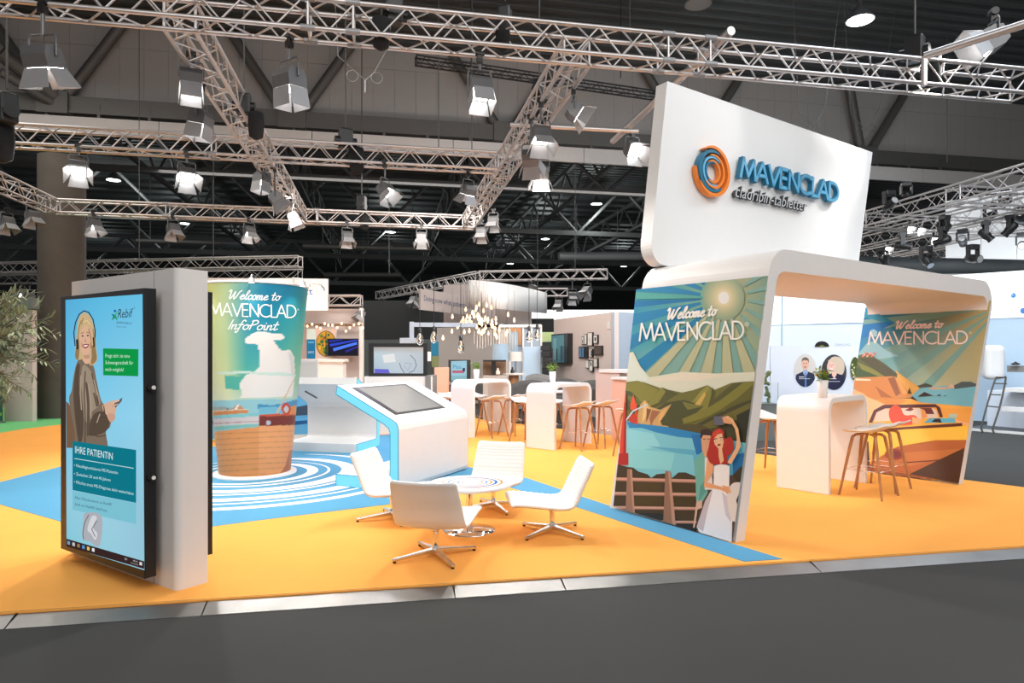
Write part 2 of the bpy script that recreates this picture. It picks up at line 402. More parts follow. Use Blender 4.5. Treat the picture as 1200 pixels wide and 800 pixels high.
# carpets of the booth (top at z = 0)
EA, EB = F(0, 718), F(1200, 640)                       # front edge line
ed = (EB - EA).normalized(); en = Vector((-ed.y, ed.x, 0))
RA, RB = F(551, 490), F(1200, 571)                     # far right edge line
rd = (RB - RA).normalized()
def isect(a, d, b, e):
    t = ((b.x - a.x) * e.y - (b.y - a.y) * e.x) / (d.x * e.y - d.y * e.x); return a + d * t
K1 = isect(EA, ed, RA, rd); K0 = EA - ed * 4.0
def slab_poly(name, m, pts, z0, z1, parent=None):
    b = MB(); pts = [Vector(p) for p in pts]
    b.prism([(p.x, p.y) for p in pts], lambda u, v, t: (u, v, t), z0, z1); return b.build(name, m, parent)
oc = thing('orange_carpet', 'bright orange carpet covering the raised floor of the stand', 'carpet', (2, 9, -.05))
slab_poly('carpet_field', M['orange'], [K0, K1, RA + Vector((-.4, 1.0, 0)), F(300, 489), F(73, 497), F(30, 502), F(0, 507), F(-160, 520), K0 + Vector((-3, 3, 0))], -.05, 0, oc)
gc = slab_poly('green_carpet', M['green'], [F(-160, 520), F(0, 507), F(30, 502), F(73, 497), F(140, 489), F(140, 482), F(-160, 482)], -.05, -.002)
tag(gc, 'green carpet strip beyond the orange carpet at the foot of the concrete column', 'carpet')
bc = thing('blue_carpet', 'blue carpet area with white swirl rings and a stripe running to the front edge', 'carpet', (-2, 8, 0))
def inlay(name, m, pts, z, parent):
    b = MB(); b.prism([(p.x, p.y) for p in pts], lambda u, v, t: (u, v, t), 0.0, z); return b.build(name, m, parent)
inlay('carpet_field', M['blue'], [F(-120, 578), F(0, 565), F(73, 546), F(243, 524), F(362, 516), F(470, 508), F(505, 519), F(548, 547), F(617, 560), F(718.5, 594), F(917, 655), F(872, 658), F(672, 593), F(590, 569), F(455, 591), F(300, 610), F(244, 617.5), F(152, 634), F(0, 591)], .003, bc)
CUP = C8(-3.26, 8.83)
def crescent(c0, r0, c1, r1, n=56):
    vs = []; fs = []
    for k in range(n):
        a = 2 * PI * k / n
        vs += [(c0.x + r0 * math.cos(a), c0.y + r0 * math.sin(a), .006), (c1.x + r1 * math.cos(a), c1.y + r1 * math.sin(a), .006)]
    fs = [(2 * k, 2 * ((k + 1) % n), 2 * ((k + 1) % n) + 1, 2 * k + 1) for k in range(n)]
    return MB().add(vs, fs)
def arc_inlay(r0, wd, a0, a1, n=48):
    vs = []
    for k in range(n + 1):
        t = k / n; a = math.radians(a0 + (a1 - a0) * t); w_ = wd * max(.02, math.sin(PI * t) ** .55)
        for r in (r0 + w_ / 2, r0 - w_ / 2): vs.append((CUP.x + r * math.cos(a), CUP.y + r * math.sin(a), .006))
    return MB().add(vs, [(2 * k, 2 * k + 1, 2 * k + 3, 2 * k + 2) for k in range(n)])
for (r0, r1, ox, oy) in ((.77, .68, .045, .02), (.92, .875, -.01, -.02)):
    crescent(CUP, r0, CUP + Vector((-ox, -oy, 0)), r1).build('white_ring', M['ring'], bc)
for (r0, wd, a0, a1) in ((1.16, .20, -150, 110), (1.34, .055, -190, 20), (1.60, .17, -160, 75), (1.80, .05, -175, 10), (2.02, .12, -150, -10), (1.13, .07, 120, 230)):
    arc_inlay(r0, wd, a0, a1).build('white_ring', M['ring'], bc)
# aluminium ramp strips along the front edge
js = [-420, 20, 243, 531, 657, 949, 1290, 1900]
for k in range(len(js) - 1):
    a = isect(EA, ed, CAMP, ray(js[k], 680).xy.to_3d()); b = isect(EA, ed, CAMP, ray(js[k + 1], 680).xy.to_3d())
    g = ed * .004; mb = MB()
    pr = [(0.01, .002), (0.02, -.005), (-.135, -.046), (-.135, -.05), (0.01, -.05)]
    a, b = a + g, b - g
    mb.add([a + en * y + Vector((0, 0, z)) for y, z in pr] + [b + en * y + Vector((0, 0, z)) for y, z in pr],
           [(i, i + 5, (i + 1) % 5 + 5, (i + 1) % 5) for i in range(5)] + [(4, 3, 2, 1, 0), (5, 6, 7, 8, 9)])
    o = mb.build('edge_strip', M['alu'])
    tag(o, ['ramp strip at the far left end of the carpet edge, beyond the frame side', 'brushed metal ramp strip in front of the portrait screen wall', 'brushed metal ramp strip in front of the chair seen from behind', 'short brushed metal ramp strip in front of the right-hand white chair',
            'brushed metal ramp strip where the blue stripe meets the carpet edge', 'brushed metal ramp strip right of the blue stripe in front of the arch', 'ramp strip at the far right end of the carpet edge'][k], 'ramp strip', 'metal strips along the carpet edge')
# ------------------------------------------------------------------ hall shell
YB = 19.6                                               # plane of the high bulkhead girder
def P_(px, py, Y=YB): return atY(px, py, Y)
zc = 10.6
prof = []; y = 6.0; k = 0
while y < 80:
    p = .42 if y < 34 else 1.4
    prof += [(y, zc), (y + p * .38, zc), (y + p * .5, zc - .11), (y + p * .88, zc - .11)]; y += p
cm = MB(); cm.sheet([[(-50, y, z), (55, y, z)] for y, z in prof], smooth=False); cm.slab((-50, -12), (55, -12), zc - .05, zc, .02)
cm.add([(-50, -14, zc), (55, -14, zc), (55, 6, zc), (-50, 6, zc)], [(0, 1, 2, 3)])
tag(cm.build('ceiling', M['roof']), kind='structure')
fw = MB(); fw.box((5, 74, 5.2), (110, .3, 10.6)); tag(fw.build('wall_back', M['farwall']), kind='structure')
# bulkhead: panels, fascia, girder
zf0, zf1 = P_(434, 178).z, P_(434, 160).z
zg = P_(434, 146).z
wu = thing('wall_bulkhead', None, None, (0, YB + .3, 0), kind='structure')
pw = .62; pm = MB(); pm.box((0, 0, 0), (pw - .006, .05, 1.605)); pm_ = pm.build('panel', M['panelgrey'], mesh_only=True, bevel=0)
pm2 = MB(); pm2.box((0, 0, 0), (pw - .006, .05, 1.02)); pm2_ = pm2.build('panel', M['panelgrey'], mesh_only=True)
n0 = int(-18 / pw)
for k in range(n0, int(27 / pw)):
    inst('panel', pm_, wu, (k * pw, 0, zg + .15 + .8)); inst('panel', pm2_, wu, (k * pw, 0, zg + .15 + 1.61 + .51))
bb = MB(); bb.box((4, YB + .36, (zg + zc) / 2), (46, .04, zc - zg)); bb.build('backing_sheet', M['panelgrey'], wu)
fp = MB(); fp.box((0, 0, 0), (3.98, .08, zf1 - zf0)); fp_ = fp.build('fascia_board', M['fascia'], mesh_only=True)
for k in range(-5, 8): inst('fascia_board', fp_, wu, (k * 4.0, -.42, (zf0 + zf1) / 2))
gr = thing('roof_girder', 'grey tubular steel roof girder in front of the pale bulkhead panels', 'girder', (4, YB, zg))
b = MB(); b.box((4, YB + .05, zg), (46, .34, .42)); b.build('bottom_chord', M['steel'], gr)
b = MB(); b.box((4, YB - .1, zf1 + .13), (46, .10, .06)); b.build('handrail', M['steel'], gr)
pz = MB(); pz.box((0, 0, 0), (.07, .07, .42)); pz_ = pz.build('post', M['steel'], mesh_only=True)
for k in range(-14, 20): inst('post', pz_, gr, (k * 1.25 - 4, -.1, zf1 + .16 - zg))
nodes = [P_(x, 143).x for x in (65, 343, 592, 812)] + [P_(1012, 190).x]
for x in nodes:
    for s in ((-1, 1) if x != nodes[-1] else (1,)):
        t = MB(); dz = zc - zg - .02; t.tube((x + s * .12, YB, zg), (x + s * (.12 + dz * .66), YB, zg + dz), .14, n=10); t.build('diagonal', M['steel'], gr)
    g = MB(); g.box((x, YB - .02, zg), (.75, .40, .58)); g.build('gusset', M['steel'], gr)
t = MB(); t.tube(P_(1011, 190), Vector((P_(990, 30).x, YB - .2, zc - .12)), .15, n=10); t.build('post', M['steel'], gr)
t = MB(); t.tube(P_(0, 62, YB - 1), P_(64, 112, YB - .1), .20, n=8); t.build('raking_beam', M['steel'], gr)
t = MB(); t.tube(P_(0, 84, YB - 1), P_(64, 122, YB - .1), .12, n=8); t.build('raking_beam', M['steel'], gr)
# round concrete column
cp = F(62, 490); cp.y += .45
cc = thing('concrete_column', 'tall round raw concrete column behind the olive tree', 'column', (cp.x, cp.y, -.05))
b = MB(); b.lathe([(.50, -.05), (.50, zat(186, 16.2))], 36, (cp.x, cp.y, 0)); b.build('shaft', M['concrete'], cc)
# roof structure beyond the bulkhead
def bar_girder(label, Y, z0, z1, x0, x1, pitch, r):
    g = thing('roof_girder', label, 'girder', ((x0 + x1) / 2, Y, z0), group='dark roof girders')
    for z in (z0, z1):
        t = MB(); t.box(((x0 + x1) / 2, Y, z), (x1 - x0, r * 2.2, r * 2.2)); t.build('chord', M['darksteel'], g)
    n = int((x1 - x0) / pitch); t = MB(); dz = z1 - z0; t.tube((0, 0, 0), (pitch / 2, 0, dz), r * .8, n=6); a_ = t.build('diagonal', M['darksteel'], mesh_only=True)
    t = MB(); t.tube((0, 0, dz), (pitch / 2, 0, 0), r * .8, n=6); b_ = t.build('diagonal', M['darksteel'], mesh_only=True)
    for k in range(n):
        xx = x0 + k * pitch - (x0 + x1) / 2
        inst('diagonal', a_, g, (xx, 0, 0)); inst('diagonal', b_, g, (xx + pitch / 2, 0, 0))
bar_girder('dark lattice roof girder, nearest one beyond the pale bulkhead', 26, 8.2, 10.4, -16, 26, 5.0, .10)
bar_girder('dark lattice roof girder, second one beyond the pale bulkhead', 33.5, 7.9, 10.4, -20, 32, 5.0, .11)
bar_girder('dark lattice roof girder, third one beyond the pale bulkhead', 42, 7.6, 10.4, -24, 36, 5.6, .13)
bar_girder('dark lattice roof girder, farthest one above the black end wall', 54, 7.2, 10.4, -28, 44, 6.0, .15)
for i, (x, yy) in enumerate(((-9, 22), (-3.5, 22), (3.2, 22), (8.5, 22), (14, 22))):
    g = thing('roof_girder', 'dark lattice roof beam running away under the roof, %s from the left' % ORD[i], 'girder', (x, 40, 8.6), group='dark roof beams running away')
    for z in (8.7, 10.2):
        t = MB(); t.box((x, 39, z), (.16, 34, .16)); t.build('chord', M['darksteel'], g)
    t = MB(); t.tube((0, 0, 0), (0, 1.7, 1.5), .055, n=5); m1 = t.build('diagonal', M['darksteel'], mesh_only=True)
    t = MB(); t.tube((0, 1.7, 1.5), (0, 3.4, 0), .055, n=5); m2 = t.build('diagonal', M['darksteel'], mesh_only=True)
    for k in range(10):
        inst('diagonal', m1, g, (0, -18 + k * 3.4, .1)); inst('diagonal', m2, g, (0, -18 + k * 3.4, .1))
for i, (pa, pb, Y, r) in enumerate((((655, 300), (790, 300), 38, .26), ((355, 288), (505, 292), 36, .14), ((160, 282), (265, 285), 36, .12), ((380, 322), (470, 322), 50, .2))):
    t = MB(); q0, q1 = atY(*pa, Y), atY(*pb, Y); t.tube(q0, q1, r, n=12)
    for f in (.15, .5, .85):
        q = q0.lerp(q1, f); t.tube(q, (q.x, q.y, zc - .04), .02, n=4)
    tag(t.build('air_duct', M['steel'] if i else M['door']), ['wide pale air duct high in the dark roof left of the tall white sign', 'long thin grey pipe under the dark roof above the cup-shaped pillar', 'thin grey pipe under the dark roof right of the concrete column', 'thick dark pipe low over the black end wall'][i], 'pipe')
# high-bay hall lamps
LP = [(133, 211, 9.3), (217, 262, 9.3), (103, 294, 9.3), (272, 299, 9.2), (458, 272, 9.2), (457, 304, 9.2), (699, 239, 9.3), (639, 280, 9.2), (731, 312, 9.2), (672, 257, 9.4), (598, 309, 9.2), (1008, 24, 9.0), (818, 5, 9.2)]
LPN = ['round hall lamp high above the portrait screen wall left of the starred floodlights', 'small hall lamp under the roof behind the back cross truss', 'small hall lamp just right of the concrete column', 'low small hall lamp above the cup-shaped pillar', 'hall lamp over the gap in the middle of the back cross truss', 'faint far hall lamp below the one at the middle of the back truss',
       'bright hall lamp in the dark roof left of the tall white sign', 'hall lamp hanging above the middle of the distant lighting truss', 'low far hall lamp near the left side of the tall white sign', 'unlit looking hall lamp between two bright ones', 'tiny far hall lamp above the curved white banner', 'large lit hall lamp hanging close above the front truss at right', 'large unlit hall lamp at the top edge of the picture']
hl = None
for i, (px, py, z) in enumerate(LP):
    p = F(px, py, z) if z > H else None
    if i == 0:
        hl = thing('hall_lamp', LPN[0], 'ceiling lamp', p, group='round hall lamps under the roof')
        MB().lathe([(.30, 0), (.27, .05), (.14, .26), (.06, .34), (.05, .44)], 20).build('lamp_shade', M['house'], hl, True)
        MB().lathe([(.275, -.004), (.275, .012)], 20).build('diffuser', M['hallglow'], hl, True)
        MB().tube((0, 0, 0), (0, 0, 1), .012, n=5).build('suspension_rod', M['steel'], hl, True)
    else:
        o = dup(hl, LPN[i], p, 0)
        if i in (9, 12):
            for c in o.children:
                if c.name.startswith('diffuser'): c.data = meshcopy(c.data, M['lensoff'])
for o in list(COL.objects):
    if o.name.split('.')[0] == 'suspension_rod':
        o.location = (0, 0, .43); o.scale = (1, 1, zc - .055 - (o.parent.location.z + .43))
    if o.name.split('.')[0] == 'hall_lamp' and o.name not in ('hall_lamp.009', 'hall_lamp.012'):
        l = bpy.data.lights.new('hall_lamp_light', 'POINT'); l.energy = 90 if o.name == 'hall_lamp.011' else 230; l.shadow_soft_size = .25; l.color = (.9, 1, .97)
        s = bpy.data.objects.new('hall_lamp_light', l); COL.objects.link(s); s.parent = o; s.location = (0, 0, -.35)
# ================================================================== TRUSSES
def truss(name, label, a, b, w=.29, pitch=.25, r=.025, detail=True, m=None, couplers=(), group=None):
    """box truss whose lower chord nearest to the left of travel starts at a; a, b = bottom centre ends"""
    m = m or M['trussmetal']; a, b = Vector(a), Vector(b); L = (b - a).length
    T = thing(name, label, 'truss', a, math.atan2(b.y - a.y, b.x - a.x), group)
    ch = MB(); ch.tube((0, 0, 0), (L, 0, 0), r, n=8); cme = ch.build('chord', m, mesh_only=True); h = w / 2
    for (y, z) in ((-h, 0), (h, 0), (-h, w), (h, w)): inst('chord', cme, T, (0, y, z))
    n = int(L / pitch); p = L / n; br = r * .42
    q = math.hypot(p, w); one = MB().tube((0, 0, 0), (q, 0, 0), br, n=5).build('brace', m, mesh_only=True); an = math.atan2(w, p)
    allb = MB()
    for k in range(n):
        up = k % 2 == 0
        for side in (-h, h):                              # vertical faces
            if detail: inst('brace', one, T, (k * p, side, 0 if up else w), (0, -an if up else an, 0))
            else: allb.tube((k * p, side, 0 if up else w), ((k + 1) * p, side, w if up else 0), br, n=4)
        for z in ((0, w)):
            s = -h if up else h
            if detail: inst('brace', one, T, (k * p, s, z), (0, 0, an if up else -an))
            elif z == 0: allb.tube((k * p, s, z), ((k + 1) * p, -s, z), br, n=4)
    if not detail: tag(allb.build('bracing', m, T, True), kind='stuff')
    ef = MB()
    for y in (-h, h): ef.tube((0, y, 0), (0, y, w), br * 1.3, n=5)
    for z in (0, w): ef.tube((0, -h, z), (0, h, z), br * 1.3, n=5)
    em = ef.build('end_frame', m, mesh_only=True)
    for x in [0.01, L - .01] + [c * L for c in couplers]: inst('end_frame', em, T, (x, 0, 0))
    for c in couplers:
        cb = MB().tube((-.07, 0, 0), (.07, 0, 0), r * 1.35, n=8).build('coupler', M['door'], mesh_only=True)
        for (y, z) in ((-h, 0), (h, 0), (-h, w), (h, w)): inst('coupler', cb, T, (c * L, y, z))
    return T
ZT = 1.5 + 376 * 7.0 / 815                               # underside of the rig
YF, YM, YK = 7.29 * .951, 12.05 * .951, 17.6 * .951
XL = (D(200, 50, 6.62 * .951)).x; XR = (D(685, 60, 7.44 * .951)).x; XFL = D(62, 240, 15.8 * .951).x
XE = atY(1197, 100, YF).x
truss('lighting_truss', 'long square lighting truss nearest the viewer, across the top of the picture', (-4.6, YF, ZT), (XE, YF, ZT), couplers=(.31, .345, .615, .655))
truss('lighting_truss', 'lighting truss running back from the front truss on the left', (XL, YF + .15, ZT), (XL, YK, ZT), couplers=(.5,))
truss('lighting_truss', 'lighting truss running back from the front truss on the right', (XR, YF + .15, ZT), (XR, YK, ZT), couplers=(.5,))
truss('lighting_truss', 'middle cross truss carrying the two floodlights with starry flare', (XFL, YM, ZT), (XR - .15, YM, ZT), couplers=(.5,))
truss('lighting_truss', 'rear cross truss at the back of the rig in front of the concrete column', (XFL, YK, ZT), (XR + .15, YK, ZT), couplers=(.25, .6), pitch=.3)
truss('lighting_truss', 'short lighting truss at the left edge running back to the rear cross truss', (XFL, YM - 1, ZT), (XFL, YK, ZT), pitch=.29)
zz = zat(318, 20)
truss('lighting_truss', 'distant lighting truss behind the concrete column and the cup-shaped pillar', D(-30, 320, 20), D(352, 325, 18.6), pitch=.33, detail=False)
truss('lighting_truss', 'second thin distant truss low behind the portrait screen wall', D(-30, 333, 21), D(352, 333, 19.5), pitch=.4, detail=False, r=.018)
dA = D(562, 330, 25); dA.z = zat(329, 25); b2 = D(712, 334, 24.4); b2.z = dA.z; b1 = D(444, 349, 33); b1.z = dA.z
truss('lighting_truss', 'distant truss with small spots above the curved white banner', dA, b2, w=.34, pitch=.34, detail=False)
truss('lighting_truss', 'distant truss slanting back to the left from above the curved white banner', dA, b1, w=.34, pitch=.34, detail=False)
truss('lighting_truss', 'small distant truss below and behind the one over the curved white banner', D(612, 347, 27), D(665, 347, 27), w=.3, pitch=.34, detail=False)
truss('lighting_truss', 'stubby distant truss right of the white header with blue lettering', D(384, 358, 17), D(424, 358, 17), w=.25, pitch=.25, detail=False)
ZR = 4.75
for i, (px, py) in enumerate(((1050, 257), (1050, 281), (1050, 297), (1060, 311))):
    d = (ZR - H) * FPX / (HY - py); x = D(px, py, d).x
    truss('lighting_truss', 'truss of the neighbouring rig at upper right, %s from the top' % ORD[i], (x, 9.5, ZR), (x, 26, ZR), w=.36, pitch=.36, detail=False, group='trusses of the neighbouring rig')
    RX = x
    if i == 0: RX0 = x
truss('lighting_truss', 'cross truss of the neighbouring rig behind the black moving heads', (RX0, 15.0, ZR), (RX, 15.0, ZR), w=.36, pitch=.36, detail=False)
truss('lighting_truss', 'nearest cross truss of the neighbouring rig at the right edge', (RX0, 12.2, ZR), (RX, 12.2, ZR), w=.36, pitch=.36, detail=False)
btr = truss('black_truss', 'thin black truss hanging before the bulkhead between front truss and lamp', D(487, 75, 14), D(780, 101, 16), w=.16, pitch=.22, r=.02, detail=False, m=M['black'])
for f in (.2, .8):
    t = MB(); q = D(487, 75, 14).lerp(D(780, 101, 16), f); t.tube((q.x, q.y, q.z + .1), (q.x, q.y, zc - .06), .012, n=5); t.build('suspension_cable', M['black'], btr)
# loose pipes on the rig
t = MB(); t.tube(D(598, 146, 9.9), D(748, 154, 9.9), .035, n=8); tag(t.build('rig_pipe', M['trussmetal']), 'horizontal aluminium pipe reaching right from the right truss', 'pipe')
pz_ = onp(857, 40, (0, YF - .2, 0), Vector((0, 1, 0))); pz_.z = ZT + .29 + .075
t = MB(); t.tube(pz_, (pz_.x, 10.6, pz_.z), .05, n=10); o = t.build('rig_pipe', M['trussmetal']); tag(o, 'aluminium tube lying on the front truss above the tall white sign', 'pipe')
p6 = D(1083, 66, 7.7); t = MB(); t.tube((p6.x, p6.y, p6.z), D(1205, 27, 7.1), .045, n=10); t.tube(p6, (p6.x, p6.y, p6.z - .34), .03, n=8); t.build('boom', M['trussmetal'], tag(thing('rig_pipe', 'aluminium boom above the right end of the front truss holding a floodlight', 'pipe', p6)))
# ================================================================== FLOODLIGHTS
fd = thing('floodlight', 'x', 'stage light', (0, 0, 0), group='barn-door floodlights on the rig')
MB().box((0, 0, .03), (.07, .07, .14)).tube((-.06, 0, .08), (.06, 0, .08), .045, n=8).build('clamp', M['black'], fd, True)
y_ = MB(); y_.path([(-.15, 0, -.24), (-.15, 0, -.06), (-.13, 0, -.02), (.13, 0, -.02), (.15, 0, -.06), (.15, 0, -.24)], .012, 6); y_.build('yoke', M['house'], fd, True)
hs = MB(); hs.prism([(-.13, -.11), (.13, -.11), (.13, .02), (.09, .10), (-.09, .10), (-.13, .02)], lambda u, v, t: (t, u, v), -.135, .135)
hs.build('housing', M['house'], fd, True).location = (0, 0, -.24)
MB().box((0, 0, -.112), (.225, .225, .006)).build('lens', M['lens'], fd, True).location = (0, 0, -.24)
MB().tube((0, 0, 0), (0, 0, -1), .02, n=6).build('drop_arm', M['house'], fd, True)
def doormesh(deg, a1):
    dm = MB(); a0 = .125; L_ = .21; fl_ = math.radians(deg)
    p0 = [(-a0, .13, -.115), (a0, .13, -.115), (a1, .13 + L_ * math.sin(fl_), -.115 - L_ * math.cos(fl_)), (-a1, .13 + L_ * math.sin(fl_), -.115 - L_ * math.cos(fl_))]
    dm.add(p0 + [(x, y + .006, z) for x, y, z in p0], [(0, 1, 2, 3), (7, 6, 5, 4), (0, 4, 5, 1), (1, 5, 6, 2), (2, 6, 7, 3), (3, 7, 4, 0)])
    return dm.build('barn_door', M['door'], mesh_only=True)
dme = doormesh(26, .16); dme2 = doormesh(5, .13)
for k in range(4): inst('barn_door', dme, fd, (0, 0, -.24), (0, 0, k * PI / 2))
def flood(label, loc, pan, tilt, on=1.0, sc=1.0, first=[True], cone=100, drop=0.0, shut=False, tint=(1, .955, .90)):
    """pan: direction the lamp looks (world z angle), tilt: from straight down"""
    if first[0]: o = fd; o['label'] = label; o.location = loc; o.rotation_euler = (0, 0, pan); first[0] = False
    else: o = dup(fd, label, loc, pan)
    o.scale = (sc,) * 3
    for c in list(o.children):
        nm = c.name.split('.')[0]
        if nm in ('housing', 'lens'): c.rotation_euler = (tilt, 0, 0)
        if nm == 'barn_door':
            c.rotation_euler = (Matrix.Rotation(tilt, 3, 'X') @ Matrix.Rotation(c['_k'] * PI / 2, 3, 'Z')).to_euler(); c.data = dme2 if shut else dme
        if nm == 'lens': c.data = LON if on > 0 else LOFF
        if nm == 'drop_arm': c.scale = (1, 1, drop + .03)
        elif nm != 'clamp': c.location = (0, 0, (-drop if nm == 'yoke' else -.24 - drop))
    if on > .05:
        l = bpy.data.lights.new('flood_beam', 'SPOT'); l.energy = 235 * on; l.color = tint; l.spot_size = math.radians(cone); l.spot_blend = .45; l.shadow_soft_size = .11
        s = bpy.data.objects.new('flood_beam', l); COL.objects.link(s); s.parent = o; s.location = Vector((0, 0, -.24 - drop)) + Matrix.Rotation(tilt, 3, 'X') @ Vector((0, 0, -.34)); s.rotation_euler = (tilt, 0, 0)
    return o
LON = [c for c in fd.children if c.name.startswith('lens')][0].data
LOFF = meshcopy([c for c in fd.children if c.name.startswith('lens')][0].data, M['lensoff'])
for c in fd.children:
    if c.name.startswith('barn_door'): c['_k'] = round(c.rotation_euler.z / (PI / 2))
def pan_to(p, q): return math.atan2(q[1] - p[1], q[0] - p[0]) - PI / 2
def hang(px, py, Y): p = atY(px, py, Y); return Vector((p.x, p.y, p.z))
# tilt > 0 turns the beam towards local +Y (pan direction)
ctr = Vector((0.3, 7.0, 0))
def FL(label, px, py, Y=None, X=None, to=ctr, tilt=.4, on=1, sc=.8, cone=105, shut=False, zt=None, tint=(1, .955, .90)):
    p = atY(px, py, Y) if Y else onp(px, py, Vector((X, 0, 0)), Vector((1, 0, 0)))
    zt = (ZT - .06 * sc) if zt is None else zt
    top = p.z + .24 * sc; drop = max(0.0, (zt - top) / sc)
    return flood(label, Vector((p.x, p.y, max(zt, top) if drop == 0 else zt)), pan_to(p, to), tilt, on, sc, cone=cone, drop=drop, shut=shut, tint=tint)
hh_ = .145
FL('large floodlight with spread flaps at far left of the front truss', 50, 66, Y=YF - hh_, to=(-1.5, 12, 0), tilt=.35, on=.8, sc=.9)
FL('floodlight with open bottom hanging from the front truss left of the wire loops', 339, 92, Y=YF + hh_, to=(2.5, 11, 0), tilt=.12, on=1, sc=.9, shut=True)
FL('floodlight with square white glow facing us under the front truss', 562, 102, Y=YF + hh_, to=(1.5, 3.5, 0), tilt=.38, on=.9, sc=.85, shut=True)
FL('upper of the two floodlights hanging one above the other on the left truss', 224, 92, X=XL - hh_, to=(-1.2, 4.5, 0), tilt=.15, on=1, sc=.85, shut=True)
FL('lower of the two floodlights hanging one above the other on the left truss', 236, 138, X=XL - hh_, to=(-4, 9, 0), tilt=.2, on=.9, shut=True)
FL('large floodlight on the boom at upper right turned towards the white sign', 1164, 46, Y=YF - .25, to=(3.5, 8.4, 0), tilt=1.12, on=1.3, sc=1.0, cone=80, zt=atY(1164, 46, YF - .25).z + .24)
FL('left one of the two floodlights with starry flare under the middle cross truss', 92, 196, Y=YM - hh_, to=(-1.5, 3, 0), tilt=.72, on=1, sc=.85)
FL('right one of the two floodlights with starry flare under the middle cross truss', 219, 204, Y=YM - hh_, to=(.5, 3.5, 0), tilt=.75, on=1, sc=.85)
FL('floodlight with bright lower edge on the left truss below the starry pair', 307, 208, X=XL - hh_, to=(-4, 10, 0), tilt=.12, on=.8, sc=.85, shut=True)
FL('grey floodlight turned sideways on the left truss below the middle truss', 322, 231, X=XL + hh_, to=(3, 13, 0), tilt=.6, on=0)
FL('lowest floodlight on the left truss next to the rear corner', 344, 254, X=XL + hh_, to=(3, 14, 0), tilt=.4, on=0)
FL('floodlight hanging in the middle of the middle cross truss, flaps glowing white', 451, 221, Y=YM - hh_, to=(2.6, 9.4, 0), tilt=.62, on=1.5, tint=(.80, .72, 1))
FL('grey floodlight under the middle cross truss beside the right truss', 549, 222, Y=YM + hh_, to=(-1, 16, 0), tilt=.4, on=.5)
FL('small floodlight on the right side of the right truss facing the sign', 672, 130, X=XR + hh_, to=(4.5, 7.5, 0), tilt=1.0, on=1.7, sc=.7, cone=80)
FL('upper floodlight of the cluster on the right truss', 634, 157, X=XR - hh_, to=(2, 5, 0), tilt=.3, on=1)
FL('middle floodlight of the cluster on the right truss, flaps spread', 622, 184, X=XR - hh_, to=(3.5, 13, 0), tilt=.8, on=.8)
FL('lowest floodlight of the cluster on the right truss', 634, 201, X=XR + hh_, to=(3, 14, 0), tilt=.5, on=.8)
FL('floodlight at the end of the horizontal pipe left of the white sign', 741, 174, Y=9.6, to=(4, 8, 0), tilt=.9, on=.9, sc=.8, zt=4.80)
RN = [(8, 259, -1), (38, 252, -1), (110, 262, 1), (203, 267, 1), (292, 270, 1), (407, 276, 1), (494, 277, 1), (578, 258, 1), (564, 271, 1)]
RL = ['orange-tinted floodlight at the left edge under the rear corner truss', 'floodlight aimed right at the corner left of the concrete column', 'floodlight under the rear truss just right of the concrete column', 'second floodlight right of the column under the rear truss', 'floodlight under the rear truss left of the left truss end',
      'floodlight under the rear truss right of the left truss end', 'floodlight under the rear truss halfway to the right truss', 'small bright floodlight below the rear end of the right truss', 'small floodlight at the end of the rear cross truss']
for i, (px, py, s) in enumerate(RN):
    FL(RL[i], px, py, Y=YK - hh_, to=(-2 + i * .4, 12.5, 0), tilt=.3, on=.8 if i in (2, 4, 6) else 0, sc=.85)
def online(A, B, px):
    return min((A.lerp(B, k / 200) for k in range(201)), key=lambda q: abs(pxof(q)[0] - px))
def far_flood(label, A, B, px, py, pan, tilt, sc, lit=-1):
    q = online(A, B, px).copy(); d = SA * q.x + CA * q.y; z = zat(py, d); dr = max(0, (q.z - .03 - z) / sc - .24)
    q.z -= .03; return flood(label, q, pan, tilt, lit, sc, drop=dr)
a3, b3 = D(612, 347, 27), D(665, 347, 27); a4, b4 = D(384, 358, 17), D(424, 358, 17); a5, b5 = D(-30, 333, 21), D(352, 333, 19.5)
far_flood('distant spotlight hanging left on the truss over the curved banner', dA, b2, 625, 335, .9, .5, 1.1)
far_flood('brightest distant spotlight at the right end of the truss over the curved banner', dA, b2, 688, 340, 2.2, .7, 1.1)
far_flood('distant spotlight below the right half of the truss over the curved banner', dA, b2, 671, 346, 3.0, .5, 1.0)
far_flood('lowest small distant spotlight right of the curved banner', a3, b3, 655, 354, 2.6, .4, 1.0)
far_flood('distant spotlight at the left tip of the slanting truss', dA, b1, 447, 356, 2.8, .3, 1.1)
far_flood('distant spotlight one step right on the slanting truss', dA, b1, 485, 348, 2.4, .4, 1.1)
far_flood('distant spotlight halfway up the slanting truss', dA, b1, 520, 340, 1.4, .5, 1.0)
far_flood('small spotlight on the stubby truss right of the brain scan stand', a4, b4, 423, 364, 2.0, .6, .7)
far_flood('small distant spotlight low on the truss behind the concrete column', a5, b5, 92, 342, .5, .5, .9)
far_flood('small bright distant spotlight left of the concrete column', a5, b5, 23, 342, 3.0, .4, .9, .01)
far_flood('second small distant spotlight left of the concrete column', a5, b5, 34, 347, .9, .7, .9)
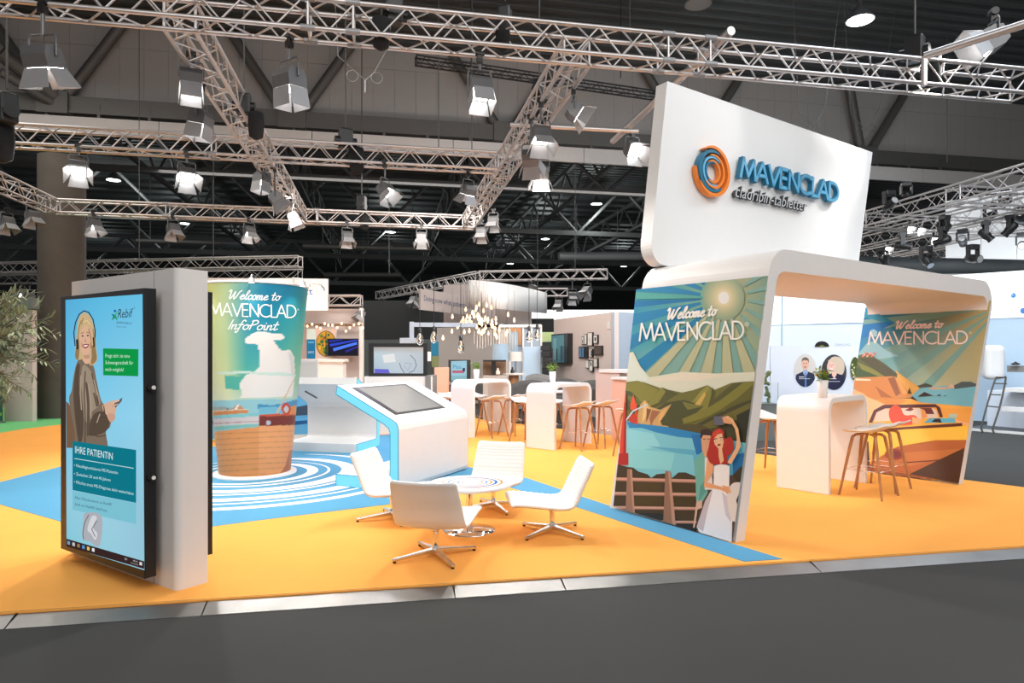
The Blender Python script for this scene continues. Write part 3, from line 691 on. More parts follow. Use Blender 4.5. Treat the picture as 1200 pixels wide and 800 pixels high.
# black chain hoists on the trusses
hoist = None
HO = [(405, 163, YM, 1.1, 'black chain hoist standing on the middle cross truss'), (424, 238, YK, 1.2, 'black chain hoist on the rear cross truss'), (8, 128, YM - 3, 1.1, 'black chain hoist at the left edge below the diagonal beams'), (462, 14, YF, .8, 'black chain hoist on the front truss near its middle'), (592, 22, YF + .3, .8, 'black chain hoist on the front truss left of the right truss'),
      (1072, 58, YF + .1, 1.0, 'black hoist with cable heap on the right part of the front truss'), (286, 122, YM - 2, .9, 'black chain hoist beside the left truss'), (632, 105, YM - 1.5, 1.0, 'black chain hoist behind the right truss')]
for i, (px, py, Y, sc, lb) in enumerate(HO):
    p = atY(px, py, Y)
    if hoist is None:
        hoist = thing('chain_hoist', lb, 'hoist', p, .3, group='black chain hoists')
        MB().box((0, 0, 0), (.20, .16, .30)).tube((-.16, 0, -.04), (.16, 0, -.04), .075, n=10).build('motor', M['black'], hoist, True, bevel=.02)
        MB().lathe([(.03, -.52), (.10, -.48), (.12, -.3), (.11, -.12), (.04, -.1)], 10, (.17, 0, 0)).build('chain_bag', M['blackcloth'], hoist, True)
        MB().tube((0, 0, .15), (0, 0, 4.0), .012, n=5).build('chain', M['steel'], hoist, True)
        hoist.scale = (sc,) * 3
    else: o = dup(hoist, lb, p, .3 + i); o.scale = (sc,) * 3
for c in list(COL.objects):
    if c.name.split('.')[0] == 'chain':                  # stop the chain below the roof
        z = c.parent.location.z; c.scale = (1, 1, max(.1, (zc - .2 - z) / (4.0 * c.parent.scale.x)))
# rigging bridles
def bridle(label, px, py, Y, s=.62):
    c = atY(px, py, Y); t = MB(); k = .008
    t.tube(c + Vector((-.75, 0, .62)) * s, (c.x - .75 * s - .2, c.y, zc - .06), k, n=4); t.tube(c + Vector((.62, 0, .95)) * s, (c.x + .62 * s + .5, c.y, zc - .06), k, n=4)
    t.path([c + Vector((-.75, 0, .62)) * s, c + Vector((-.35, 0, .30)) * s, c], k, 5); t.path([c, c + Vector((.25, 0, .25)) * s, c + Vector((.62, 0, .95)) * s], k, 5)
    t.path([c, c + Vector((0, 0, -.35)) * s], k * 2.0, 5)
    for sx in (-.36, .32):
        t.path([c + Vector((sx + .16 * math.cos(a), 0, .10 + .16 * math.sin(a))) * s for a in [2 * PI * i / 16 for i in range(16)]], k, 5, True)
    tag(t.build('rigging_wire', M['boltgrey'] if s > .61 else M['steel']), label, 'wire')
bridle('steel rigging bridle with two coiled loops hanging before the bulkhead', 428, 94, 12.0)
bridle('dark rigging bridle with coils behind the right top of the white sign', 1015, 152, 15.0, .6); bridle('thin rigging bridle standing above the sign edge', 953, 148, 14.0, .5)
for i, (px, py0, py1, Y) in enumerate(((514, 145, 172, 12), (553, 130, 185, 12.2), (738, 0, 40, 12), (674, 185, 320, 20), (630, 290, 345, 24), (456, 266, 320, 30), (9, 15, 105, 10), (1110, 110, 190, 16), (163, 250, 306, 19), (250, 250, 306, 19))):
    t = MB(); q = atY(px, py1, Y); t.tube(q, (q.x, q.y, zc - .06), .010, n=5)
    tag(t.build('hanging_cable', M['darksteel'] if i % 2 else M['steel']), 'thin vertical steel cable hanging from the roof, %s in left to right order' % ORD[sorted(range(10), key=lambda q: (514, 553, 738, 674, 630, 456, 9, 1110, 163, 250)[q]).index(i)], 'cable', 'hanging steel cables')
# moving heads of the neighbouring rig, upper right
mh = None
for i, (px, py) in enumerate(((1042, 240), (1058, 288), (1035, 305), (1062, 228), (1105, 282), (1107, 268), (1128, 283), (1140, 303), (1155, 275), (1160, 253), (1178, 238), (1184, 268), (1195, 258), (1198, 287), (1085, 305))):
    p = D(px, py, 15 + (i * 37 % 7) * .4)
    lb = 'black moving head lamp on the neighbouring rig at upper right, ' + ORD[sorted(range(15), key=lambda q: (1042, 1058, 1035, 1062, 1105, 1107, 1128, 1140, 1155, 1160, 1178, 1184, 1195, 1198, 1085)[q]).index(i)] + ' from the left'
    if mh is None:
        mh = thing('moving_head_lamp', lb, 'stage light', p, 0, 'black moving heads at upper right')
        MB().box((0, 0, .34), (.30, .22, .14)).build('base', M['black'], mh, True, bevel=.02)
        MB().box((-.16, 0, .16), (.05, .12, .30)).box((.16, 0, .16), (.05, .12, .30)).build('yoke', M['black'], mh, True)
        MB().lathe([(.05, -.22), (.12, -.18), (.13, .05), (.10, .14), (.12, .24)], 12).build('head', M['black'], mh, True)
        MB().lathe([(.10, .236), (.10, .246)], 12).build('lens', M['lensoff'], mh, True)
    else: o = dup(mh, lb, p, i * .7)
    o = mh if i == 0 else o; o.scale = (.78,) * 3; o.rotation_euler = (0, 0, i * .9)
    for c in o.children:
        if c.name.split('.')[0] in ('head', 'lens'): c.rotation_euler = (1.2 + (i % 3) * .6, 0, 0)
for i, (px, py) in enumerate(((1078, 264), (1066, 262), (1094, 275), (1040, 286))):
    p = D(px, py, 16.5); 
    o = flood('tiny lit white spotlight in the neighbouring rig, %s from the left' % ORD[(2, 1, 3, 0)[i]], p, 2.8, 1.0, 0, .45)
    for c in o.children:
        if c.name.split('.')[0] == 'lens': c.data = LON
# ================================================================== PORTRAIT SCREEN WALL (left)
A_ = F(207, 693); B_ = F(84, 648); ku = (B_ - A_).normalized(); kn = Vector((-ku.y, ku.x, 0)); kn = kn if kn.dot(CAMP - A_) > 0 else -kn
kn.z = 0; KT = .21; KZ = 2.055
ks = thing('screen_wall', 'tall white free-standing wall with a large portrait screen on its face', 'display wall', A_)
def kpt(s, off, z): return A_ + ku * s + kn * off + Vector((0, 0, z))
KL = (B_ - A_).length
b = MB(); rr = .045
out = [(0, -KT)] + [(0 , -KT)] + [(rr - rr * math.cos(t), -rr + rr * math.sin(t)) for t in [PI / 2 * i / 6 for i in range(7)]] + [(KL, 0), (KL, -KT)]
b.prism(out[1:], lambda u, v, t: kpt(u, v, t), 0, KZ, smooth=False); b.build('wall_body', M['warmwhite'], ks)
b = MB(); b.prism([(.27, .0), (.273, .0), (.273, .0015), (.27, .0015)], lambda u, v, t: kpt(u, v, t), .0, KZ); b.build('panel_joint', M['midgrey'], ks)
SO = .12; s0, s1, z0, z1 = .155, 1.344, .085, 1.925
def scrn(off0, off1, name):
    b = MB(); b.prism([(s0, off0), (s1, off0), (s1, off1), (s0, off1)], lambda u, v, t: kpt(u, v, t), z0, z1); return b.build(name, M['black'], ks, bevel=.006)
cs = scrn(SO - .075, SO, 'screen_casing')
b = MB(); b.prism([(.3, 0), (1.2, 0), (1.2, .05), (.3, .05)], lambda u, v, t: kpt(u, v, t), .4, 1.6); b.build('wall_bracket', M['black'], ks)
for z in (zat(453, 4.3), zat(556, 4.3)):
    b = MB(); b.tube(kpt(.16, .085, z), kpt(.115, .085, z), .024, n=14); kb = b.build('locking_knob', M['black'], ks); b = MB(); b.tube(kpt(.116, .085, z), kpt(.111, .085, z), .013, n=12); b.build('knob_cap', M['white'], kb)
b = MB(); b.prism([(.12, -KT - .11), (1.30, -KT - .11), (1.30, -KT - .03), (.12, -KT - .03)], lambda u, v, t: kpt(u, v, t), .14, 1.93); b.build('rear_screen', M['black'], ks, bevel=.005)
b = MB(); b.prism([(.3, -KT - .04), (1.2, -KT - .04), (1.2, -KT), (.3, -KT)], lambda u, v, t: kpt(u, v, t), .4, 1.6); b.build('rear_bracket', M['black'], ks)
p = Print(kpt(0, SO, 0), kn)
p.crop(60, 310, 4)
p.grad([(67, 165), (428, 138), (437, 1432), (72, 1318)], [(0, [(84, 178, 222), (94, 190, 230), (104, 196, 232)]), (.45, [(112, 200, 238), (138, 210, 240), (150, 214, 240)]), (.8, [(150, 206, 228), (158, 212, 230), (150, 200, 220)]), (1, [(130, 205, 222), (150, 208, 224), (150, 200, 220)])])
SK = (222, 178, 150); COAT = (124, 108, 92); COATD = (88, 74, 62); COATL = (158, 142, 124); HAIR = (206, 178, 132); HAIRD = (150, 122, 84)
p.poly([(70, 640), (82, 650), (100, 690), (118, 740), (125, 800), (132, 860), (72, 858)], (120, 92, 70), 0)                       # bag
p.poly([(84, 640), (96, 590), (104, 530), (118, 465), (140, 436), (178, 455), (200, 480), (212, 540), (236, 640), (262, 660), (282, 700), (276, 760), (256, 782), (256, 880), (110, 880), (112, 800)], COAT, 4)
p.poly([(150, 470), (186, 500), (210, 570), (230, 650), (190, 690), (160, 740), (148, 640), (140, 540)], COATL, 4)
p.poly([(118, 480), (134, 470), (130, 560), (150, 690), (148, 800), (130, 840), (112, 720), (104, 590)], COATD, 4)
p.poly([(200, 700), (250, 690), (274, 720), (262, 775), (210, 800), (170, 790)], COATD, 4)
p.poly([(160, 560), (170, 560), (180, 660), (176, 790), (166, 790), (168, 660)], (96, 82, 70), 4)
p.poly([(196, 600), (204, 600), (226, 660), (210, 668)], (104, 90, 76), 0)
p.poly([(150, 420), (180, 420), (184, 462), (160, 466), (146, 446)], SK, 0)
p.poly([(130, 250), (150, 225), (172, 232), (192, 262), (206, 330), (212, 400), (216, 440), (204, 466), (180, 468), (182, 420), (150, 440), (126, 446), (112, 430), (116, 370), (122, 300)], HAIR, 5)
p.poly([(136, 290), (160, 276), (184, 300), (192, 350), (184, 400), (166, 426), (146, 416), (134, 370)], SK, 5)
p.poly([(128, 300), (140, 262), (168, 256), (190, 290), (180, 300), (166, 284), (146, 300), (132, 332)], HAIR, 4)
p.poly([(112, 430), (118, 380), (128, 340), (132, 400), (126, 446)], HAIRD, 3)
p.poly([(190, 380), (206, 390), (214, 440), (200, 462), (186, 464), (190, 430)], HAIRD, 3)
p.line([(112, 380), (106, 320), (114, 270), (132, 232), (154, 216), (176, 224), (196, 256), (206, 310), (204, 350)], 5, (40, 44, 50))   # headphone band
p.poly([(116, 350), (126, 350), (128, 395), (118, 398)], (36, 40, 46)); p.poly([(194, 340), (206, 338), (208, 382), (198, 388)], (36, 40, 46))
p.line([(140, 322), (152, 318)], 4, HAIRD); p.line([(166, 316), (180, 320)], 4, HAIRD)
p.disc((147, 334), 5, 4, (70, 60, 55), 10); p.disc((172, 332), 5, 4, (70, 60, 55), 10)
p.poly([(158, 340), (166, 362), (156, 364)], (200, 150, 124))
p.poly([(146, 376), (162, 372), (178, 374), (170, 388), (158, 392), (150, 386)], (150, 60, 60), 3); p.poly([(150, 378), (174, 376), (166, 384), (156, 385)], (246, 244, 240))
p.poly([(240, 660), (290, 636), (300, 640), (306, 670), (298, 700), (274, 712), (256, 700)], (216, 176, 150), 4)
p.poly([(262, 700), (296, 700), (300, 720), (284, 738), (270, 730)], (206, 160, 134), 3)
p.poly([(296, 650), (334, 622), (330, 640), (300, 672)], (96, 92, 96))
p.line([(284, 648), (318, 636)], 8, (222, 184, 160)); p.line([(286, 662), (312, 654)], 7, (206, 164, 140))
for pts in ([(176, 300), (186, 340), (188, 390)], [(140, 262), (130, 300), (124, 350)], [(150, 250), (142, 280)], [(196, 300), (204, 360), (208, 420)], [(120, 400), (122, 430)]): p.line(pts, 4, HAIRD)
p.line([(150, 268), (168, 262), (184, 282)], 4, (226, 204, 160))
for pts in ([(128, 500), (120, 580), (126, 680), (134, 800)], [(190, 510), (206, 580), (222, 650)], [(160, 500), (154, 600), (160, 720), (158, 860)], [(210, 720), (240, 712), (262, 722)], [(180, 790), (220, 806), (256, 800)], [(226, 690), (206, 720), (196, 780)], [(246, 662), (252, 700)]): p.line(pts, 5, (84, 70, 58))
for pts in ([(140, 520), (136, 600), (142, 680)], [(200, 540), (216, 610)], [(228, 700), (214, 740)], [(176, 560), (186, 640), (186, 720)]): p.line(pts, 5, (176, 158, 138))
p.poly([(138, 360), (146, 366), (146, 392), (140, 384)], (206, 158, 130)); p.poly([(182, 356), (188, 350), (184, 392), (178, 396)], (206, 158, 130)); p.poly([(150, 424), (182, 422), (180, 438), (160, 442)], (196, 150, 122))
p.poly([(243, 392), (409, 396), (408, 523), (244, 518)], (0, 152, 70))
p.crop(60, 310, 4)
for tx, yy, xe in (('Fragt sich: ist eine', 434, 368), ('Schwangerschaft f\u00fcr', 466, 384), ('mich m\u00f6glich?', 498, 340)): p.text(tx, (254, yy), (xe, yy + 2), 17, (214, 244, 224))
p.text('Rebif', (311, 250), (378, 246), 44, (46, 50, 60), (6, -44)); p.text('\u00ae', (386, 207), (394, 206), 8, (46, 50, 60))
p.text('(Interferon beta-1a)', (306, 276), (376, 280), 14, (60, 70, 84)); p.text('Gesund vorsorgen', (306, 293), (352, 295), 7, (70, 84, 100))
p.poly([(297, 236), (312, 214), (304, 240), (312, 262), (298, 250), (283, 262), (290, 242), (281, 230), (292, 232)], (28, 150, 90)); p.disc((299, 217), 6, 6, (30, 90, 190), 14); p.poly([(297, 236), (310, 216), (302, 244)], (60, 190, 80)); p.poly([(284, 232), (297, 236), (294, 244)], (30, 90, 190))
p.crop(60, 500, 4)
p.poly([(100, 66), (398, 108), (398, 356), (100, 296)], (0, 120, 138))
p.poly([(100, 300), (398, 358), (398, 456), (100, 388)], (124, 196, 214))
p.text('IHRE PATIENTIN', (112, 122), (288, 154), 34, (226, 244, 246)); p.line([(110, 148), (386, 194)], 3, (206, 236, 240))
for tx, ya, xe, ye in (('\u2022 Neudiagnostizierte MS-Patientin', 186, 312, 222), ('\u2022 Zwischen 20 und 40 Jahren', 226, 278, 256), ('\u2022 M\u00f6chte trotz MS-Diagnose aktiv weiterleben', 264, 386, 320)): p.text(tx, (108, ya), (xe, ye), 15, (206, 236, 240))
p.text('Alles Wissenswerte zu Rebif\u00ae', (110, 336), (284, 370), 13, (50, 92, 116)); p.text('Jetzt am Rebif\u00ae InfoPoint.', (110, 366), (264, 400), 13, (50, 92, 116))
p.poly([(160, 404), (236, 418), (230, 548), (206, 556), (180, 536), (150, 530), (146, 490), (152, 440)], (176, 178, 186), 4)
p.poly([(190, 420), (214, 424), (196, 470), (216, 500), (206, 530), (186, 500), (170, 480)], (214, 216, 222), 4); p.line([(176, 412), (156, 450), (148, 500), (152, 526)], 4, (110, 112, 120)); p.line([(214, 440), (190, 480), (206, 514)], 4, (120, 122, 130))
p.poly([(72, 524), (436, 630), (436, 666), (72, 560)], (52, 34, 34))
for i, c in enumerate(((120, 160, 200), (200, 200, 200), (150, 130, 90), (80, 150, 220), (230, 200, 110), (230, 230, 235))): p.poly([(76 + i * 23, 534 + i * 6.6), (88 + i * 23, 537 + i * 6.6), (88 + i * 23, 553 + i * 6.6), (76 + i * 23, 550 + i * 6.6)], c)
p.text('DE', (345, 622), (356, 625), 9, (210, 210, 210)); p.text('09:41', (384, 630), (404, 636), 8, (210, 210, 210)); p.poly([(414, 632), (426, 635), (426, 650), (414, 647)], (220, 220, 225)); p.text('04.10.2018', (374, 640), (408, 650), 7, (180, 180, 180))
p.build('screen_image', ks, M['screen'])
# ================================================================== CUP-SHAPED PILLAR
CR0, CR1, CZ = .425, .64, 2.37; cdp = 8.83 * FPX / 815
cu = thing('cup_pillar', 'giant cup-shaped pillar with a welcome picture standing in the swirl rings', 'pillar', CUP)
cview = (CAMP - CUP); cview.z = 0; cview.normalize(); cside = Vector((-cview.y, cview.x, 0))     # cside points to picture right
if cside.dot(Vector((CA, -SA, 0))) < 0: cside = -cside
def crad(z): return CR0 + (CR1 - CR0) * max(0, z) / CZ
def cpt(th, z, e=0.0): r = crad(z) + e; return CUP + cview * (r * math.cos(th)) + cside * (r * math.sin(th)) + Vector((0, 0, z))
CXP = pxof(CUP)[0]
def cmap(px, py, e=.004):
    z = 1.2
    for _ in range(4):
        r = crad(z); s = max(-.999, min(.999, (px - CXP) * cdp / FPX / r)); th = math.asin(s); d = cdp - r * math.cos(th); z = zat(py, d)
        s = max(-.999, min(.999, (px - CXP) * d / FPX / r)); th = math.asin(s)
    return cpt(th, z, e)
def inpoly(x, y, P):
    c = False; j = len(P) - 1
    for i in range(len(P)):
        xi, yi = P[i]; xj, yj = P[j]
        if (yi > y) != (yj > y) and x < (xj - xi) * (y - yi) / (yj - yi) + xi: c = not c
        j = i
    return c
def sm(P, n=4): return [(v.x, v.y) for v in catmull([(a, b, 0) for a, b in P], n, True)]
U = lambda P: [(230 + a / 5.333, 310 + b / 5.333) for a, b in P]
Lw = lambda P: [(230 + a / 5.333, 440 + b / 5.333) for a, b in P]
CUPP = [(U([(195, 690), (280, 700), (305, 690), (280, 740), (280, 780), (200, 775)]), (86, 186, 170)),
 (U([(285, 790), (280, 740), (312, 690), (365, 668), (395, 640), (395, 545), (385, 515), (372, 485), (470, 465), (505, 515), (530, 538), (575, 530), (600, 572), (606, 680), (590, 830), (285, 830)]), (240, 238, 234)),
 (U([(560, 535), (590, 560), (600, 640), (602, 700), (585, 690), (575, 600)]), (222, 222, 220)),
 (sm(U([(305, 475), (330, 445), (375, 420), (420, 416), (478, 430), (522, 430), (542, 455), (510, 470), (430, 472), (390, 490), (335, 495)])), (244, 240, 236)),
 (U([(150, 668), (330, 664), (395, 676), (520, 672), (610, 690), (610, 700), (400, 690), (330, 680), (150, 684)]), (206, 232, 222)),
 (Lw([(100, 150), (640, 150), (640, 345), (100, 345)]), (150, 205, 215)),
 (Lw([(385, 178), (470, 190), (560, 170), (640, 150), (640, 215), (385, 212)]), (64, 150, 196)),
 (Lw([(388, 200), (640, 200), (640, 250), (388, 250)]), (120, 192, 216)),
 (Lw([(100, 240), (388, 236), (388, 262), (100, 268)]), (130, 200, 204)), (Lw([(100, 262), (388, 256), (388, 300), (100, 310)]), (214, 206, 206)), (Lw([(100, 288), (388, 284), (388, 290), (100, 296)]), (190, 150, 150)), (Lw([(100, 310), (388, 304), (388, 322), (100, 334)]), (130, 196, 188)),
 (Lw([(120, 186), (240, 196), (240, 215), (120, 214)]), (160, 172, 170)),
 (Lw([(125, 212), (326, 208), (326, 234), (130, 242)]), (212, 140, 88)), (Lw([(125, 212), (326, 208), (326, 213), (125, 218)]), (240, 210, 180)), (sm(Lw([(242, 205), (262, 178), (292, 195), (296, 208)])), (200, 150, 110)), (Lw([(256, 186), (272, 180), (268, 206), (252, 206)]), (244, 240, 236)), (Lw([(204, 196), (216, 206), (204, 212)]), (70, 60, 60)),
 (Lw([(388, 252), (610, 252), (606, 322), (388, 322)]), (120, 52, 46)), (Lw([(388, 244), (612, 244), (612, 256), (388, 258)]), (206, 96, 62)), (Lw([(560, 205), (612, 192), (612, 250), (565, 248)]), (226, 150, 84)),
 (arc(230 + 553 / 5.333, 440 + 214 / 5.333, 5.2, 7.2, 0, 360, 20), (206, 66, 48)), (arc(230 + 553 / 5.333, 440 + 216 / 5.333, 2.6, 4.2, 0, 360, 16), (200, 214, 214)),
 (Lw([(600, 20), (604, 24), (500, 245), (488, 245)]), (226, 190, 160)), (arc(230 + 446 / 5.333, 440 + 298 / 5.333, 2.6, 2.8, 0, 360, 12), (190, 200, 216)),
 (Lw([(90, 345), (388, 322), (388, 660), (90, 660)]), (232, 158, 98)), (Lw([(388, 318), (640, 318), (640, 660), (388, 660)]), (240, 168, 112)),
 (Lw([(572, 480), (600, 470), (600, 640), (500, 640), (545, 580)]), (192, 120, 84))]
CUPB = [(min(x for x, y in P), max(x for x, y in P), min(y for x, y in P), max(y for x, y in P)) for P, c in CUPP]
GR = [(325, [(206, 206, 120), (168, 190, 140), (96, 160, 164), (24, 118, 156), (14, 108, 150), (30, 130, 150)]), (365, [(206, 210, 134), (176, 200, 160), (60, 148, 170), (18, 128, 162), (30, 140, 160), (60, 160, 156)]), (405, [(228, 232, 170), (186, 212, 160), (70, 165, 172), (40, 156, 174), (74, 172, 162), (120, 194, 160)]), (440, [(232, 236, 190), (212, 226, 170), (80, 182, 168), (110, 196, 180), (130, 200, 170), (160, 208, 172)]), (475, [(224, 230, 210), (226, 232, 200), (216, 228, 206), (220, 230, 214), (210, 226, 206), (200, 222, 200)]), (600, [(200, 210, 200)] * 6)]
def cupcol(px, py):
    for i in range(len(CUPP) - 1, -1, -1):
        x0, x1, y0, y1 = CUPB[i]
        if x0 <= px <= x1 and y0 <= py <= y1 and inpoly(px, py, CUPP[i][0]):
            c = CUPP[i][1]
            if i in (len(CUPP) - 3, len(CUPP) - 2) and int((py - 500) / 3.1) % 2 == 0 and py > 506 and abs(((py - 500) / 3.1) % 1) < .4: c = tuple(v * .90 for v in c)
            return c
    u = max(0, min(4.999, (px - 245) / 112 * 5)); k = int(u); u -= k
    for (ya, a), (yb, b) in zip(GR[:-1], GR[1:]):
        if py <= yb:
            t = max(0, min(1, (py - ya) / (yb - ya)))
            return tuple((a[k][q] * (1 - u) + a[k + 1][q] * u) * (1 - t) + (b[k][q] * (1 - u) + b[k + 1][q] * u) * t for q in range(3))
    return (200, 210, 200)
NT, NZ = 180, 240; cg = []; cols = []
for j in range(NZ + 1):
    z = .03 + (CZ - .03) * j / NZ; row = []; rc = []
    for i in range(NT + 1):
        th = -PI + 2 * PI * i / NT; row.append(cpt(th, z)); t2 = th if abs(th) <= PI / 2 else (PI - th if th > 0 else -PI - th)
        r = crad(z); d = cdp - r * math.cos(t2); px = CXP + r * math.sin(t2) * FPX / d; py = HY - (z - H) * FPX / d
        rc.append(tuple(v * .84 for v in rgb(*cupcol(px, py))))
    cg.append(row); cols.append(rc)
b = MB()
vs = [q for r in cg for q in r]; W_ = NT + 1
for j in range(NZ):
    for i in range(NT):
        b.f.append((j * W_ + i, j * W_ + i + 1, (j + 1) * W_ + i + 1, (j + 1) * W_ + i)); b.s.append(True); b.c.append((cols[j][i], cols[j][i + 1], cols[j + 1][i + 1], cols[j + 1][i]))
b.v = [tuple(q) for q in vs]; b.hc = True; b.build('printed_cup', M['print'], cu)
b = MB()
def cuptext(txt, A, B, hgt, wd, shear=0.0):
    segs, W = layout(txt); A = Vector(A); B = Vector(B)
    fn = lambda u, v, e: (lambda q: cmap(230 + q.x / 5.333, 310 + q.y / 5.333, .003 + e))(A + (B - A) * ((u + v * shear) / W) + Vector((0, -hgt)) * v)
    ribbons(b, segs, fn, wd * W / (B - A).length, wd / hgt, rgb(238, 240, 240))
cuptext('welcome to', (206, 216), (512, 218), 54, 6.5, .25); cuptext('MAVENCLAD', (110, 322), (614, 326), 78, 7.5); cuptext('InfoPoint', (206, 404), (496, 407), 58, 7, .25)
vs, fs, W, hh = fontmesh('\u00ae'); b.add([cmap(230 + (616 + x / W * 12) / 5.333, 310 + (280 - y * 16) / 5.333) for x, y in vs], fs, rgb(225, 235, 235))
b.build('welcome_lettering', M['print'], cu)
b = MB(); b.lathe([(.50, 0), (.50, .03), (.43, .034)], 56, CUP); b.build('base_disc', M['white'], cu)
b = MB(); b.lathe([(CR1 - .02, CZ - .02), (CR1 + .006, CZ - .015), (CR1 + .012, CZ - .005), (CR1 + .012, CZ + .008), (CR1 - .05, CZ + .012)], 56, CUP); b.build('top_rim', M['white'], cu)
for i, th in enumerate((-.98, -.05, .72, 1.5, 2.4, 3.4)):
    q = cpt(th, CZ + .02, .02); q2 = cpt(th, CZ + .05, .17); t = MB(); t.path([q, q + Vector((0, 0, .05)), q2, q2 + Vector((0, 0, -.03))], .009, 6)
    a = t.build('lamp_arm', M['boltgrey'], cu); t = MB(); t.lathe([(.012, .02), (.035, 0), (.04, -.045)], 12, q2 + Vector((0, 0, -.04))); t.build('spot_head', M['boltgrey'], a)
    t = MB(); t.lathe([(.034, -.046), (.034, -.042)], 12, q2 + Vector((0, 0, -.04))); t.build('spot_glow', M['smallspot'], a)
    if abs(th) < 2:
        l = bpy.data.lights.new('rim_spot', 'SPOT'); l.energy = 5; l.color = (1, .9, .65) if th < -.5 else (.95, 1, .95); l.spot_size = math.radians(95); l.spot_blend = .8; l.shadow_soft_size = .03
        s = bpy.data.objects.new('rim_spot', l); COL.objects.link(s); s.parent = cu; s.location = wm(cu).inverted() @ (q2 + Vector((0, 0, -.10))); s.rotation_euler = (cpt(th, CZ - .6, 0) - q2).to_track_quat('-Z', 'Y').to_euler()
# ================================================================== TOUCHSCREEN CONSOLES
PRO = [(0, .06), (0, .68)] + [(.012, .73), (.035, .765), (.08, .79)] + [(.84, 1.155), (.86, 1.05), (.20, .735), (.135, .69), (.115, .64)] + [(.115, .20), (.125, .16), (.16, .14), (.86, .14), (.86, 0), (.05, 0), (.015, .015)]
def console(label, P, wdir, pdir, W, dark, slot):
    o = thing('touch_console', label, 'info console', P); wdir, pdir = wdir.normalized(), pdir.normalized()
    mp = lambda u, v, t: P + pdir * u + wdir * t + Vector((0, 0, v))
    b = MB(); b.prism(PRO, mp, 0.004, W - .004); b.build('console_body', M['white'], o, bevel=.004)
    for t0, t1, dn in ((0.0, .004, -1), (W - .004, W, 1)):
        cx_ = sum(u for u, v in PRO) / len(PRO); b = MB(); ins = []
        n = len(PRO)
        for i in range(n):                                # inset outline
            a, c, e = Vector(PRO[i - 1]), Vector(PRO[i]), Vector(PRO[(i + 1) % n]); d1 = (c - a).normalized(); d2 = (e - c).normalized(); nn = (Vector((-d1.y, d1.x)) + Vector((-d2.y, d2.x))).normalized()
            kk = .009 / max(.5, nn.dot(Vector((-d1.y, d1.x)))); ins.append((c.x - nn.x * kk, c.y - nn.y * kk))
        area_ = sum(PRO[i - 1][0] * PRO[i][1] - PRO[i][0] * PRO[i - 1][1] for i in range(n))
        if area_ > 0: ins = [(2 * c[0] - q[0], 2 * c[1] - q[1]) for c, q in zip(PRO, ins)]
        b.prism(PRO, mp, t0, t1); s_ = b.build('side_frame', M['ledline'], o)
        b = MB(); b.prism(ins, mp, t0 if dn > 0 else t0 - .002, t1 + .002 if dn > 0 else t1); b.build('lit_side', M['led'], s_)
    # touch screen on the slope
    A0, A1 = Vector((.08, .79)), Vector((.84, 1.155)); sl = (A1 - A0); nl = Vector((-sl.y, sl.x)).normalized()
    def sp(a, t, e): q = A0 + sl * a + nl * e; return mp(q.x, q.y, t)
    b = MB()
    for (a0, a1, t0, t1, e0, e1, nm, mt) in ((.10, .90, .13 * W / 1.25, W * .80, -.002, .004, 'screen_frame', M['black']), (.145, .868, .195 * W / 1.25, W * .765, .002, .0052, 'touch_screen', M['glass'])):
        b = MB(); b.add([sp(a0, t0, e0), sp(a1, t0, e0), sp(a1, t1, e0), sp(a0, t1, e0), sp(a0, t0, e1), sp(a1, t0, e1), sp(a1, t1, e1), sp(a0, t1, e1)], [(3, 2, 1, 0), (4, 5, 6, 7), (0, 1, 5, 4), (1, 2, 6, 5), (2, 3, 7, 6), (3, 0, 4, 7)]); b.build(nm, mt, o)
    return o, mp
P1c = C8(-1.239, 7.60); w1 = C8(-.58, 9.12) - P1c; p1 = Vector((-w1.y, w1.x, 0))
if p1.dot(C(-1, .4) - C(0, 0)) < 0: p1 = -p1
console('white touchscreen console with cyan lit side behind the round coffee table', P1c, w1, p1, 1.6, 1, 0)
T2 = C8(-2.374, 10.63); p2 = (C8(-2.2, 11.46) - T2).normalized(); w2 = Vector((p2.y, -p2.x, 0))
if w2.dot(C(-1, 0) - C(0, 0)) < 0: w2 = -w2
o2, mp2 = console('white touchscreen console facing away beside the cup-shaped pillar', T2 + p2 * .86, w2, -p2, 1.25, 0, 1)
b = MB(); b.box((0, 0, 0), (.22, .02, .02)); hb = b.build('slot', M['black'], mesh_only=True)
q0 = D(358, 458.5, 9.55); q1 = D(371, 466, 9.9); t = MB(); t.tube(q0, q1, .012, n=6); t.build('grip_bar', M['black'], o2)
